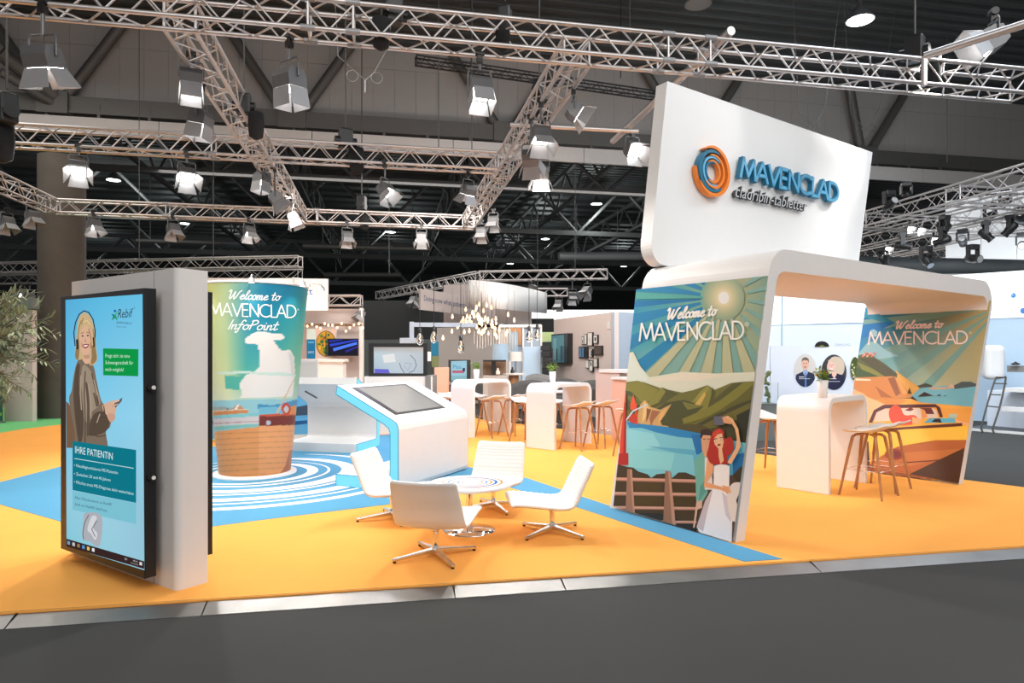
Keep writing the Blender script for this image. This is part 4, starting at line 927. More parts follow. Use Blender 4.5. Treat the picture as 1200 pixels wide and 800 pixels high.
# ================================================================== LOUNGE CHAIRS AND TABLE
prof = [(.37, .268), (.33, .277), (.22, .268), (.08, .25), (-.05, .238), (-.13, .255), (-.175, .31), (-.215, .40), (-.26, .49), (-.29, .555), (-.318, .607)]
cl = catmull([(a, b, 0) for a, b in prof], 8); CH_W = .27
def chair_proto():
    o = thing('lounge_chair', 'x', 'chair', (0, 0, 0), 0, 'white lounge chairs around the coffee table')
    n = len(cl); inner = []; outer = []; L = 0
    for i, p in enumerate(cl):
        t = (cl[min(i + 1, n - 1)] - cl[max(i - 1, 0)]).normalized(); nn = Vector((t.y, -t.x, 0)); nn = -nn if nn.dot(Vector((.3, 1, 0))) < 0 else nn
        f = i / (n - 1); wd = CH_W * (1 - .10 * max(0, (f - .55)) / .45)
        e = min(i, n - 1 - i); rd_ = .035
        if e < 4: wd -= rd_ * (1 - math.sin(math.acos(1 - e / 4.0)) if e < 4 else 0) * .8
        th = .030 if 0 < i < n - 1 else .012
        rib = .0072 * abs(math.sin(PI * f * 26)) if 2 < i < n - 3 else 0
        for side, off in ((inner, th * .5 + rib), (outer, -th * .5)):
            row = []
            for s in (-1, -.94, -.6, 0, .6, .94, 1):
                k = off * (.35 if abs(s) == 1 else 1); cup = .018 * s * s
                row.append((s * wd, p.x + nn.x * (k + cup), p.y + nn.y * (k + cup)))
            side.append(row)
    b = MB(); b.sheet(inner); b.build('seat_pad', M['leather'], o, True)
    b = MB(); b.sheet(outer)
    c = len(inner[0])
    ring_i = [inner[i][0] for i in range(n)] + [inner[-1][j] for j in range(1, c)] + [inner[i][-1] for i in range(n - 2, -1, -1)] + [inner[0][j] for j in range(c - 2, 0, -1)]
    ring_o = [outer[i][0] for i in range(n)] + [outer[-1][j] for j in range(1, c)] + [outer[i][-1] for i in range(n - 2, -1, -1)] + [outer[0][j] for j in range(c - 2, 0, -1)]
    m = len(ring_i); b.add(ring_i + ring_o, [(k, (k + 1) % m, m + (k + 1) % m, m + k) for k in range(m)], None, True)
    b.build('shell', M['leather'], o, True)
    b = MB(); b.lathe([(.034, .045), (.026, .075), (.022, .10), (.022, .17), (.030, .195), (.06, .222), (.075, .232)], 18); b.build('column', M['chrome'], o, True)
    a = MB(); pr = []
    vs = [(.0, -.024, .034), (.0, .024, .034), (.0, .024, .07), (.0, -.024, .07), (.335, -.013, .012), (.335, .013, .012), (.335, .013, .032), (.335, -.013, .032)]
    a.add(vs, [(0, 3, 2, 1), (4, 5, 6, 7), (0, 1, 5, 4), (1, 2, 6, 5), (2, 3, 7, 6), (3, 0, 4, 7)]); am = a.build('base_arm', M['polished'], mesh_only=True)
    g = MB(); g.lathe([(.012, 0), (.013, .013)], 10, (.318, 0, 0)); gm = g.build('glide', M['black'], mesh_only=True)
    for k in range(4):
        x = inst('base_arm', am, o, (0, 0, 0), (0, 0, math.radians(40 + 90 * k))); md = x.modifiers.new('bevel', 'BEVEL'); md.width = .005; md.segments = 2
        inst('glide', gm, x, (0, 0, 0))
    return o
ch = chair_proto()
def setchair(o, a, d, fa, fd_, label):
    o.location = C8(a, d); o.rotation_euler = (0, 0, face(dirw(fa, fd_))); o['label'] = label
setchair(ch, -.57, 5.18, .19, .98, 'white lounge chair seen from behind, nearest the front edge')
for args in ((-1.10, 6.40, .96, -.27, 'white lounge chair left of the coffee table, facing right'), (.339, 5.88, -.98, -.12, 'white lounge chair seen from the side, right of the coffee table'), (-.184, 6.83, -.26, -.97, 'white lounge chair with ribbed back facing us behind the coffee table')):
    setchair(dup(ch, '', (0, 0, 0)), *args)
tp = C8(-.366, 5.96)
tb = thing('coffee_table', 'low round white coffee table with printed rings between the lounge chairs', 'table', tp)
b = MB(); b.lathe([(.30, .375), (.345, .382), (.352, .392), (.352, .402), (.346, .408)], 64, tp); b.build('table_top', M['white'], tb, bevel=0)
rg = MB()
def ringprint(c0, r0, c1, r1, col, a0=0, a1=360, n=48):
    vs = []
    for k in range(n + 1):
        a = math.radians(a0 + (a1 - a0) * k / n); vs += [c0 + Vector((r0 * math.cos(a), r0 * math.sin(a), 0)), c1 + Vector((r1 * math.cos(a), r1 * math.sin(a), 0))]
    rg.add(vs, [(2 * k, 2 * k + 2, 2 * k + 3, 2 * k + 1) for k in range(n)], rgb(*col))
tc_ = tp + Vector((.03, .01, .4092))
ringprint(tc_, .262, tc_ + Vector((-.004, .002, 0)), .246, (236, 140, 90)); ringprint(tc_, .215, tc_ + Vector((-.006, 0, 0)), .198, (60, 110, 180)); ringprint(tc_, .172, tc_ + Vector((-.004, .003, 0)), .158, (236, 150, 100)); ringprint(tc_, .13, tc_ + Vector((-.003, 0, 0)), .118, (90, 140, 200)); ringprint(tc_, .09, tc_ + Vector((-.003, 0, 0)), .08, (236, 150, 100)); ringprint(tc_, .05, tc_, .044, (90, 140, 200))
rg.build('ring_print', M['printmatte'], tb)
b = MB(); b.lathe([(.028, .02), (.028, .376)], 24, tp); b.build('column', M['chrome'], tb)
b = MB(); b.lathe([(.222, 0), (.222, .006), (.10, .014), (.03, .022)], 48, tp); b.build('base_disc', M['chrome'], tb)
# ================================================================== HIGH TABLES, STOOLS, POTS
def high_table(label, p, ldir, wdir, L, W, h=1.04):
    o = thing('high_table', label, 'table', p, group='white arch-shaped high tables'); th = .055; R = .16
    ou = [(0, 0)] + [(R - R * math.cos(PI / 2 * i / 8), h - R + R * math.sin(PI / 2 * i / 8)) for i in range(9)] + [(L - R + R * math.sin(PI / 2 * i / 8), h - R + R * math.cos(PI / 2 * i / 8)) for i in range(9)] + [(L, 0)]
    r = R - th; hh = h - th
    inn = [(L - th, 0)] + [(L - th - r + r * math.cos(PI / 2 * i / 8), hh - r + r * math.sin(PI / 2 * i / 8)) for i in range(9)] + [(th + r - r * math.sin(PI / 2 * i / 8), hh - r + r * math.cos(PI / 2 * i / 8)) for i in range(9)] + [(th, 0)]
    b = MB(); b.prism(ou + inn, lambda u, v, t: p + ldir * u + wdir * t + Vector((0, 0, v)), 0, W); b.build('bent_top', M['white'], o, bevel=.006)
    return o
T3a, T3b, T3c = F(910, 570.5), F(971, 580), F(1013, 565)
w3 = (T3b - T3a).normalized(); l3 = Vector((-w3.y, w3.x, 0)); l3 = l3 if l3.dot(T3c - T3b) > 0 else -l3
high_table('white arch-shaped high table under the big arch on the right', T3a, l3, w3, (T3c - T3b).dot(l3), (T3b - T3a).length)
T2a, T2b, T2c = F(616.5, 524), F(649.5, 527.7), F(697, 519.7)
w22 = (T2b - T2a).normalized(); l22 = Vector((-w22.y, w22.x, 0)); l22 = l22 if l22.dot(T2c - T2b) > 0 else -l22; L22 = (T2c - T2b).dot(l22)
high_table('white arch-shaped high table in the middle, right one of the pair', T2a, l22, w22, L22, (T2b - T2a).length)
T1c = F(599, 506.7); T1a = T1c - l22 * L22 - w22 * (T2b - T2a).length
high_table('white arch-shaped high table behind the touchscreen console, left one of the pair', T1a, l22, w22, L22, (T2b - T2a).length)
def stool_proto():
    o = thing('bar_stool', 'x', 'bar stool', (0, 0, 0), 0, 'white shell bar stools with wooden legs')
    g = []
    for i in range(11):
        y = -.20 + .40 * i / 10; row = []
        wd = .23 * (1 - .10 * abs(2 * i / 10 - 1) ** 3)
        for j in range(11):
            s = -1 + .2 * j; rim = abs(s) ** 2.2; bk = max(0, (-y - .02) / .18) ** 1.6; fr = max(0, (y - .12) / .08)
            row.append((s * wd * (1 - .22 * max(0, abs(i - 5) / 5) ** 3), y - .03 * bk, (.678 + .030 * rim * (1 - .6 * bk) + .085 * bk - .012 * fr)))
        g.append(row)
    MB().sheet(g).build('seat_shell', M['white'], o, True, solid=.014)
    lm = MB(); lm.path([(.03, .03, .655), (.09, .09, .652), (.115, .115, .63), (.13, .13, .55), (.215, .215, 0)], [.013, .015, .017, .0175, .012], 8); me = lm.build('leg', M['wood'], mesh_only=True)
    for k in range(4): inst('leg', me, o, (0, 0, 0), (0, 0, k * PI / 2))
    q = .172; f = MB(); f.path([(q, q, .28), (-q, q, .28), (-q, -q, .28), (q, -q, .28)], .006, 6, True); f.build('footrest', M['chrome'], o, True)
    return o
st = None
def stool(a, d, fa, fd_, label):
    global st
    if st is None: st = stool_proto(); o = st
    else: o = dup(st, '', (0, 0, 0))
    o.location = C8(a, d); o.rotation_euler = (0, 0, face(dirw(fa, fd_))); o['label'] = label
stool(3.82, 7.45, -.64, .77, 'front one of the two bar stools right of the high table under the arch')
stool(4.18, 7.84, -.64, .77, 'rear one of the two bar stools right of the high table under the arch')
stool(3.33, 8.92, .64, -.77, 'bar stool on the far left side of the high table under the arch')
stool(1.06, 11.11, -.75, .66, 'nearer bar stool right of the middle high table, its legs in front of the table'); stool(1.47, 11.42, -.75, .66, 'farther bar stool right of the middle high table')
stool(1.80, 10.35, -.75, .66, 'bar stool mostly hidden behind the left mural wall of the arch')
stool(.25, 11.95, .75, -.66, 'bar stool on the left side of the middle high table'); stool(.66, 12.25, .75, -.66, 'bar stool seen through the opening of the middle high table')
stool(-.37, 12.78, -.75, .66, 'left one of the two bar stools in front of the high table behind the console'); stool(.04, 13.12, -.75, .66, 'right one of the two bar stools in front of the high table behind the console')
stool(-1.15, 13.4, .75, -.66, 'bar stool peeking out left of the high table behind the console'); stool(-.75, 13.75, .75, -.66, 'bar stool seen through the high table behind the console')
lf = MB(); lf.add([(0, 0, 0), (.011, .02, .004), (.008, .042, -.002), (0, .055, -.008), (-.008, .042, -.002), (-.011, .02, .004), (0, .025, -.004)], [(0, 1, 6), (1, 2, 6), (2, 3, 6), (3, 4, 6), (4, 5, 6), (5, 0, 6)]); leafme = lf.build('leaf', M['leafbright'], mesh_only=True)
pot0 = None
def pot_plant(label, p, flowers=False):
    global pot0
    o = thing('potted_plant', label, 'plant', p, random.random(), 'small green plants in white pots on the high tables')
    MB().lathe([(.045, 0), (.058, .19), (.053, .19), (.05, .16)], 20).build('pot', M['white'], o, True)
    MB().lathe([(.05, .155), (.051, .162)], 16).build('soil', M['bark'], o, True)
    stm = MB()
    for k in range(9):
        a = k * 2.4; e = .05 + .03 * random.random(); tpp = Vector((math.cos(a) * e, math.sin(a) * e, .25 + .07 * random.random())); stm.tube((math.cos(a) * .02, math.sin(a) * .02, .16), tpp, .002, n=4)
        for i in range(7):
            q = Vector((math.cos(a) * .02, math.sin(a) * .02, .16)).lerp(tpp, .35 + .65 * i / 6); sc = .8 + .5 * random.random()
            x = inst('leaf', leafme, o, q, (random.uniform(-.2, 1.0), random.uniform(-.5, .5), random.uniform(0, 6.28))); x.scale = (sc,) * 3
        if flowers and k % 3 == 0: MB().ball(tpp + Vector((0, 0, -.03)), .013, 8, 5).build('orange_flower', M['signorange'], o, True)
    stm.build('stems', M['leafbright'], o, True)
def top_of(a, w, l, L, W, x): return a + l * L * x + w * W * .5 + Vector((0, 0, 1.04))
pz3 = onp(964, 466, (0, 0, 1.04), Vector((0, 0, 1))); pot_plant('small plant with orange flowers in a white pot on the high table under the arch', pz3, True)
pz2 = onp(658, 449.0, (0, 0, 1.04), Vector((0, 0, 1))); pz2 = T2a + l22 * L22 * .42 + w22 * .20 + Vector((0, 0, 1.04)); pot_plant('small green plant in a white pot on the middle high table', pz2)
pz1 = T1a + l22 * L22 * .45 + w22 * .20 + Vector((0, 0, 1.04)); pot_plant('small green plant in a white pot on the high table behind the console', pz1)
# ================================================================== BIG ARCH WITH SIGN
E = dirw(.8195, .573); G = Vector((-E.y, E.x, 0)); G = G if G.dot(CAMP) < 0 or G.y > 0 else -G
AP = F(862, 635.5); GL_ = 1.45
ar = thing('entrance_arch', 'big white leaning arch with two mural walls and a tall white sign on its roof', 'arch', AP)
def apt(s, z, g): return AP + E * s + G * g + Vector((0, 0, z))
kL, kR, RT = .205, .40, 2.41; th = .12
def fil(c0, c1, c2, r, n=10):                            # fillet at c1
    a, b_, c = Vector(c0), Vector(c1), Vector(c2); d1 = (a - b_).normalized(); d2 = (c - b_).normalized(); an = math.acos(d1.dot(d2)); t = r / math.tan(an / 2)
    p, q = b_ + d1 * t, b_ + d2 * t; ce = b_ + (d1 + d2).normalized() * (r / math.sin(an / 2)); a0 = math.atan2(p.y - ce.y, p.x - ce.x); a1 = math.atan2(q.y - ce.y, q.x - ce.x)
    dd = (a1 - a0 + PI) % (2 * PI) - PI; return [(ce.x + r * math.cos(a0 + dd * i / n), ce.y + r * math.sin(a0 + dd * i / n)) for i in range(n + 1)]
sR = 4.25; LT = (kL * RT, RT); RTT = (sR + kR * RT, RT); zi = RT - .19; ti = .13
LI = (th + kL * zi, zi); RI = (sR - ti + kR * zi, zi)
outer = [(0, 0)] + fil((0, 0), LT, RTT, .26) + fil(LT, RTT, (sR, 0), .26) + [(sR, 0)]
inner = [(sR - ti, 0)] + fil((sR - ti, 0), RI, LI, .13) + fil(RI, LI, (th, 0), .13) + [(th, 0)]
b = MB(); b.prism(outer + inner, apt, 0, GL_); b.build('arch_shell', M['warmwhite'], ar, bevel=.006)
# sign slab
zs0, zs1 = RT - .0, 4.29; g0, g1 = 1.30, 1.45
sl = [(.40 - .02, zs0)] ; BLc = (.395, zs0); TLc = (.655, zs1); TRc = (4.777, zs1); BRc = (4.33, zs0)
poly = fil(TLc, BLc, BRc, .20) + [BRc, TRc, TLc]
b = MB(); b.prism(poly, apt, g0, g1); sg = b.build('sign_panel', M['signwhite'], ar, bevel=.008)
sn = -G; so = apt(0, 0, g0)
def spx(px, py, off=0.0): q = onp(px, py, so + sn * off, sn); v = q - AP; return v.dot(E), v.z
def sletter(segs, fn, wd, name, m0, m1, dep):
    b = MB(); bf = MB()
    for q in segs:
        for a, c in zip(q[:-1], q[1:]):
            pa, pb = Vector(fn(*a)), Vector(fn(*c)); d = (pb - pa).normalized(); nn = Vector((-d.y, d.x)) * wd / 2; ee = d * wd * .30
            b.prism([tuple(pa - nn - ee), tuple(pb - nn + ee), tuple(pb + nn + ee), tuple(pa + nn - ee)], lambda u, v, t: apt(u, v, g0 - t), .02, dep)
            bf.prism([tuple(pa - nn * .8 - ee * .8), tuple(pb - nn * .8 + ee * .8), tuple(pb + nn * .8 + ee * .8), tuple(pa + nn * .8 - ee * .8)], lambda u, v, t: apt(u, v, g0 - t), dep, dep + .003)
    o = b.build(name, m0, ar); bf.build('letter_face', m1, o)
DEP = .075
A2 = Vector(spx(868, 207, DEP)); B2 = Vector(spx(983, 236.5, DEP)); HT = (Vector(spx(870, 184.5, DEP)) - A2); hv = Vector((.10 * HT.y, HT.y))
x = 0; segsW = layout('MAVENCLAD')[1]; adv = 0
for chh in 'MAVENCLAD':
    wd_, sg_, _s = GL[chh]; sletter(sg_, lambda u, v, adv=adv: tuple(A2 + (B2 - A2) * ((u + adv) / segsW) + hv * v), .046, 'raised_letter', M['teal'], M['tealface'], DEP); adv += wd_
vs, fs, W, hh = fontmesh('cladribin-tabletter')
A3 = Vector(spx(862, 230, .07)); B3 = Vector(spx(946, 247.5, .07)); hv3 = Vector((.03, Vector(spx(862, 230, .07)).y * 0 + (Vector(spx(863, 219.5, .07)) - A3).y))
b = MB(); n = len(vs)
hv3 = hv3 * 1.4; mp3 = lambda x, y, t: (lambda q: apt(q.x, q.y, g0 - t))(A3 + (B3 - A3) * (x / W) + hv3 * (y / .72))
b.add([mp3(x, y, .06) for x, y in vs], fs); ed_ = {}
for f in fs:
    for i in range(len(f)):
        a, c = f[i], f[(i + 1) % len(f)]; ed_[(a, c)] = 1
edges = [e for e in ed_ if (e[1], e[0]) not in ed_]
b2_ = MB(); b2_.add([mp3(x, y, .012) for x, y in vs] + [mp3(x, y, .0595) for x, y in vs], [(a, c, n + c, n + a) for a, c in edges] + [f[::-1] for f in fs])
lt = b2_.build('small_lettering', M['signblack'], ar); b.build('letter_face', M['signgrey'], lt)
# emblem: concentric raised arcs
ec = Vector(spx(835, 201, .06)); er = abs(Vector(spx(835, 171.5, .06)).y - ec.y)
for i, (r0, r1, a0, a1, dep, m_, ox) in enumerate(((1.0, .84, 125, -150, .085, 'signorange', 0), (1.0, .84, 250, 175, .06, 'signorange', -.02), (.84, .68, 60, 310, .08, 'teal', -.06), (.68, .57, 110, -140, .075, 'signorange', .02), (.60, .50, 40, 300, .07, 'tealface', -.03), (.46, .37, 130, -130, .065, 'signorange', .02), (.42, .32, 60, 280, .06, 'teal', -.02))):
    b = MB(); n_ = 40; top = []; bot = []
    for k in range(n_ + 1):
        a = math.radians(a0 + (a1 - a0) * k / n_); f = k / n_; tw = (r0 - r1) * (.35 + .65 * math.sin(PI * min(1, f * 1.3 + .1)) if f < .7 else .35 + .65 * math.sin(PI * (1 - (1 - f) * 1.5) * .5 + 0) * .9)
        tw = (r0 - r1) * (.25 + .75 * math.sin(PI * f) ** .6)
        top.append((ec.x + (r0 * math.cos(a) + ox) * er, ec.y + r0 * math.sin(a) * er)); bot.append((ec.x + ((r0 - tw) * math.cos(a) + ox) * er, ec.y + (r0 - tw) * math.sin(a) * er))
    for k in range(n_):
        b.prism([top[k], top[k + 1], bot[k + 1], bot[k]], lambda u, v, t: apt(u, v, g0 - t), .015 + i * .0006, dep + i * .0006)
    b.build('emblem_arc', M[m_], ar)
# ------------------------------------------------------------------ clipping for prints
def clip_poly(P, Q):
    def area2(q): return sum(q[i - 1][0] * q[i][1] - q[i][0] * q[i - 1][1] for i in range(len(q)))
    if area2(Q) < 0: Q = Q[::-1]
    out = list(P)
    for i in range(len(Q)):
        a, b = Q[i - 1], Q[i]; src = out; out = []
        if not src: return []
        ins = lambda p: (b[0] - a[0]) * (p[1] - a[1]) - (b[1] - a[1]) * (p[0] - a[0]) >= 0
        for j in range(len(src)):
            p, q = src[j - 1], src[j]; ip, iq = ins(p), ins(q)
            if ip != iq:
                dx, dy = q[0] - p[0], q[1] - p[1]; ex, ey = b[0] - a[0], b[1] - a[1]; t = (ex * (a[1] - p[1]) - ey * (a[0] - p[0])) / (ex * dy - ey * dx); out.append((p[0] + dx * t, p[1] + dy * t))
            if iq: out.append(q)
    return out
class CPrint(Print):
    q = None
    def poly(s, pts, col, smooth=0):
        if smooth: pts = [(p.x, p.y) for p in catmull([(a, b, 0) for a, b in pts], smooth, True)]
        pts = [(s.ox + x / s.k, s.oy + y / s.k) for x, y in pts]
        if s.q: pts = clip_poly(pts, s.q)
        if len(pts) < 3: return s
        o = s.o + s.n * s.off
        s.mb.add([onp(x, y, o, s.n) for x, y in pts], [tuple(range(len(pts)))], rgb(*col)); s.up(); return s
# ------------------------------------------------------------------ left mural of the arch
n1 = G.cross(E * kL + Vector((0, 0, 1))).normalized()
p = CPrint(AP, n1, base=.0015, step=.00025); Y2 = 753
QM = [(745.5, 339), (900, 323), (858.2, 635.4), (718.6, 593.2)]; p.q = QM
p.grad(QM, [(0, [(20, 128, 160), (50, 140, 148), (110, 160, 136), (170, 166, 124), (120, 152, 132)]), (.25, [(50, 146, 166), (80, 156, 156), (130, 168, 142), (170, 172, 130), (146, 164, 134)]), (.45, [(110, 170, 176), (140, 178, 164), (170, 182, 152), (184, 182, 146), (164, 174, 146)]), (1, [(200, 205, 185)] * 5)])
p.crop(710, 310, 4.705); SX, SY = 650, 183
for i, (a0, a1) in enumerate(((182, 186), (190, 197), (202, 209), (168, 175), (154, 162), (216, 223), (231, 238), (246, 252), (262, 268), (278, 284), (294, 300), (312, 318), (330, 336), (350, 356), (10, 16), (28, 34), (140, 148), (128, 134))):
    a0, a1 = math.radians(a0), math.radians(a1); L = 900
    pts = [(SX + 130 * math.cos(a0), SY - 130 * math.sin(a0)), (SX + L * math.cos(a0), SY - L * math.sin(a0)), (SX + L * math.cos(a1), SY - L * math.sin(a1)), (SX + 130 * math.cos(a1), SY - 130 * math.sin(a1))]
    left = math.cos((a0 + a1) / 2) < -.6
    p.poly(pts, ((14, 122, 166) if left else (124, 164, 152)) if i not in (0,) else (0, 110, 160))
for a0, a1 in ((176, 181), (224, 230), (239, 245), (253, 261), (269, 277), (285, 293)):
    a0, a1 = math.radians(a0), math.radians(a1); L = 900
    p.poly([(SX + 110 * math.cos(a0), SY - 110 * math.sin(a0)), (SX + L * math.cos(a0), SY - L * math.sin(a0)), (SX + L * math.cos(a1), SY - L * math.sin(a1)), (SX + 110 * math.cos(a1), SY - 110 * math.sin(a1))], (74, 156, 146) if a0 < 3.2 else (182, 180, 140))
for r, c in ((124, (142, 160, 132)), (112, (154, 166, 132)), (100, (166, 172, 134)), (88, (178, 178, 138)), (76, (190, 184, 142)), (64, (202, 190, 148)), (53, (212, 196, 154)), (43, (220, 204, 166))): p.disc((SX, SY), r * .92, r, c, 30)
p.disc((SX, SY), 29, 34, (232, 226, 218), 24)
p.poly([(110, 490), (150, 480), (190, 560), (240, 620), (420, 590), (600, 600), (860, 590), (860, 760), (60, 760)], (216, 214, 190))
p.poly([(100, 560), (140, 490), (175, 560), (215, 590), (230, 640), (100, 640)], (214, 220, 206)); p.poly([(230, 640), (420, 596), (700, 606), (500, 640)], (226, 214, 190))
p.strokes('welcome to', (330, 302), (606, 278), 58, (238, 232, 222), 10, .25); p.strokes('MAVENCLAD', (186, 420), (764, 408), 96, (240, 236, 226), 10); p.text('\u00ae', (764, 342), (790, 340), 26, (226, 226, 206))
# hills
OL, OD, OM, DK = (134, 128, 56), (86, 84, 44), (112, 108, 50), (62, 62, 40)
p.poly([(100, 650), (170, 640), (215, 650), (300, 680), (420, 705), (480, 692), (560, 664), (600, 690), (690, 652), (760, 645), (900, 640), (900, 1100), (60, 1100)], OM)
p.poly([(90, 660), (180, 640), (290, 690), (230, 760), (190, 800), (90, 790)], OL); p.poly([(90, 690), (140, 700), (180, 740), (200, 800), (90, 800)], (78, 92, 54)); p.poly([(120, 720), (170, 735), (210, 770), (170, 775), (120, 745)], (110, 116, 60))
p.poly([(310, 676), (400, 712), (350, 740), (330, 760), (260, 790), (200, 800), (240, 745)], OD); p.poly([(310, 676), (330, 700), (290, 760), (220, 790), (240, 745)], OL)
p.poly([(560, 664), (600, 700), (590, 770), (540, 830), (440, 860), (400, 800), (480, 750)], OL); p.poly([(562, 664), (520, 700), (480, 752), (520, 745), (570, 690)], (150, 142, 66)); p.poly([(585, 675), (600, 700), (590, 770), (560, 800), (580, 720)], OD)
p.poly([(330, 760), (430, 745), (540, 780), (440, 870), (350, 900), (240, 880), (230, 830)], (76, 78, 42)); p.poly([(420, 755), (540, 780), (450, 800)], (122, 118, 56)); p.poly([(490, 770), (545, 700), (550, 720), (520, 775)], (206, 170, 88))
p.poly([(690, 654), (830, 645), (700, 760), (560, 840), (430, 880), (420, 850), (560, 790)], (128, 122, 50)); p.poly([(830, 645), (860, 700), (720, 790), (600, 850), (480, 890), (600, 820), (720, 740)], (98, 94, 40)); p.poly([(700, 652), (760, 648), (640, 740), (560, 790), (600, 740)], (86, 84, 42)); p.poly([(620, 835), (655, 797), (650, 845), (540, 900), (520, 890)], (182, 158, 70))
p.poly([(480, 890), (700, 780), (860, 720), (860, 1000), (640, 960), (420, 910)], (70, 66, 36)); p.poly([(600, 850), (800, 760), (790, 830), (600, 900), (480, 910)], (108, 100, 44)); p.poly([(720, 830), (820, 780), (800, 1040), (740, 1030)], (52, 50, 34)); p.poly([(380, 880), (520, 880), (640, 930), (520, 945), (300, 900)], (84, 76, 40))
# cliff
CL = [((200, 755), (215, 745), (245, 790), (235, 870), (200, 860), (175, 810)), ((245, 800), (330, 790), (362, 770), (320, 830), (300, 880), (270, 900), (230, 880))]
p.poly([(190, 770), (215, 745), (250, 785), (300, 800), (362, 768), (325, 830), (300, 860), (310, 885), (345, 890), (340, 905), (180, 880), (168, 850)], (206, 164, 104)); p.poly([(210, 755), (240, 790), (215, 850), (200, 870), (205, 800)], (236, 196, 130)); p.poly([(255, 800), (300, 810), (262, 860), (250, 890), (240, 850)], (160, 104, 70)); p.poly([(300, 820), (335, 790), (310, 850), (285, 880)], (228, 176, 110)); p.poly([(225, 790), (250, 800), (232, 850), (222, 870)], (130, 84, 56))
# water
p.poly([(88, 870), (130, 860), (200, 880), (330, 895), (480, 925), (540, 935), (800, 990), (800, 1300), (40, 1300)], (120, 192, 206)); p.poly([(115, 865), (200, 878), (330, 893), (520, 930), (520, 960), (400, 950), (280, 925), (200, 900), (130, 900)], (44, 130, 186)); p.poly([(90, 900), (260, 930), (300, 1000), (120, 1040), (70, 1060)], (140, 206, 214)); p.poly([(230, 1000), (480, 1020), (560, 1060), (400, 1040)], (90, 168, 196)); p.poly([(120, 1010), (380, 1040), (360, 1130), (110, 1120)], (134, 204, 210)); p.poly([(470, 935), (560, 940), (560, 1060), (500, 1050)], (34, 110, 170)); p.poly([(480, 1050), (740, 1000), (800, 1120), (740, 1200), (500, 1200)], (90, 170, 200)); p.poly([(700, 1050), (800, 1030), (770, 1180), (700, 1160)], (30, 106, 160))
# red bridge and ball
p.poly([(134, 770), (152, 712), (166, 770), (166, 800), (136, 800)], (226, 86, 54)); p.poly([(164, 765), (172, 765), (176, 880), (160, 880)], (214, 76, 50)); p.disc((150, 848), 24, 26, (196, 60, 40), 20); p.line([(110, 860), (150, 806), (230, 770)], 8, (200, 210, 216))
p.poly([(84, 760), (112, 700), (112, 1050), (75, 1090)], (206, 66, 44)); p.poly([(70, 1040), (124, 1038), (124, 1105), (66, 1105)], (170, 44, 40)); p.poly([(104, 760), (112, 760), (110, 1040), (96, 1040)], (160, 44, 36))
# bushes, fence
p.poly([(40, 1160), (62, 1100), (122, 1115), (150, 1118), (180, 1140), (230, 1155), (250, 1175), (280, 1155), (330, 1150), (360, 1180), (400, 1145), (440, 1145), (500, 1170), (700, 1160), (740, 1115), (800, 1100), (800, 1540), (30, 1340)], (64, 52, 34))
p.poly([(40, 1370), (300, 1370), (500, 1440), (500, 1500), (40, 1345)], (32, 40, 40)); p.poly([(150, 1180), (300, 1185), (310, 1330), (160, 1330)], (72, 58, 30)); p.poly([(370, 1190), (490, 1195), (490, 1330), (375, 1330)], (66, 54, 28))
for ya, yb, h in ((1172, 1184, 20), (1252, 1258, 20), (1330, 1336, 18), (1408, 1412, 16)): p.poly([(40, ya), (500, yb), (500, yb + h), (40, ya + h)], (196, 150, 130)); p.poly([(40, ya + h * .7), (500, yb + h * .7), (500, yb + h), (40, ya + h)], (140, 100, 86))
p.poly([(118, 1126), (142, 1128), (160, 1376), (108, 1362)], (146, 110, 92)); p.poly([(132, 1128), (144, 1128), (160, 1376), (150, 1374)], (176, 136, 116)); p.poly([(328, 1136), (356, 1140), (385, 1440), (316, 1424)], (140, 104, 84)); p.poly([(344, 1140), (356, 1142), (386, 1440), (366, 1436)], (176, 136, 116))
# couple
p.poly([(500, 1440), (560, 1180), (700, 1160), (760, 1280), (760, 1540), (540, 1480)], (84, 66, 54))
p.poly([(486, 1080), (530, 1030), (560, 1030), (560, 1260), (530, 1310), (498, 1300), (494, 1180)], (110, 172, 158)); p.poly([(500, 1300), (530, 1300), (530, 1340), (505, 1350), (490, 1450), (480, 1450), (495, 1340)], (206, 170, 150)); p.poly([(520, 1220), (556, 1180), (552, 1250), (510, 1310)], (84, 148, 138))
p.poly([(545, 1060), (580, 1070), (590, 1240), (545, 1240)], (226, 214, 208))
p.poly([(524, 940), (576, 940), (582, 1010), (566, 1050), (545, 1060), (530, 1020)], (214, 158, 118)); p.poly([(520, 950), (524, 912), (560, 905), (590, 925), (575, 935), (535, 938), (528, 960)], (60, 40, 36)); p.line([(536, 962), (550, 960)], 4, (60, 40, 36)); p.line([(560, 960), (572, 962)], 4, (60, 40, 36))
p.poly([(500, 1445), (548, 1300), (592, 1230), (660, 1225), (700, 1300), (695, 1533), (520, 1480)], (232, 230, 232)); p.poly([(500, 1445), (548, 1300), (590, 1240), (560, 1360), (536, 1470)], (196, 184, 188)); p.poly([(640, 1250), (690, 1300), (690, 1420), (660, 1380)], (206, 198, 204))
p.poly([(596, 1110), (640, 1095), (682, 1110), (680, 1230), (592, 1240)], (236, 230, 226)); p.poly([(560, 1070), (596, 1080), (590, 1150), (556, 1200), (640, 1225), (690, 1250), (680, 1262), (630, 1240), (540, 1225), (545, 1180)], (226, 160, 112))
p.poly([(575, 960), (592, 920), (622, 902), (650, 915), (655, 960), (690, 950), (706, 1000), (690, 1040), (664, 1062), (670, 1100), (640, 1100), (600, 1102), (575, 1092), (556, 1050), (566, 1010)], (176, 46, 34), 3)
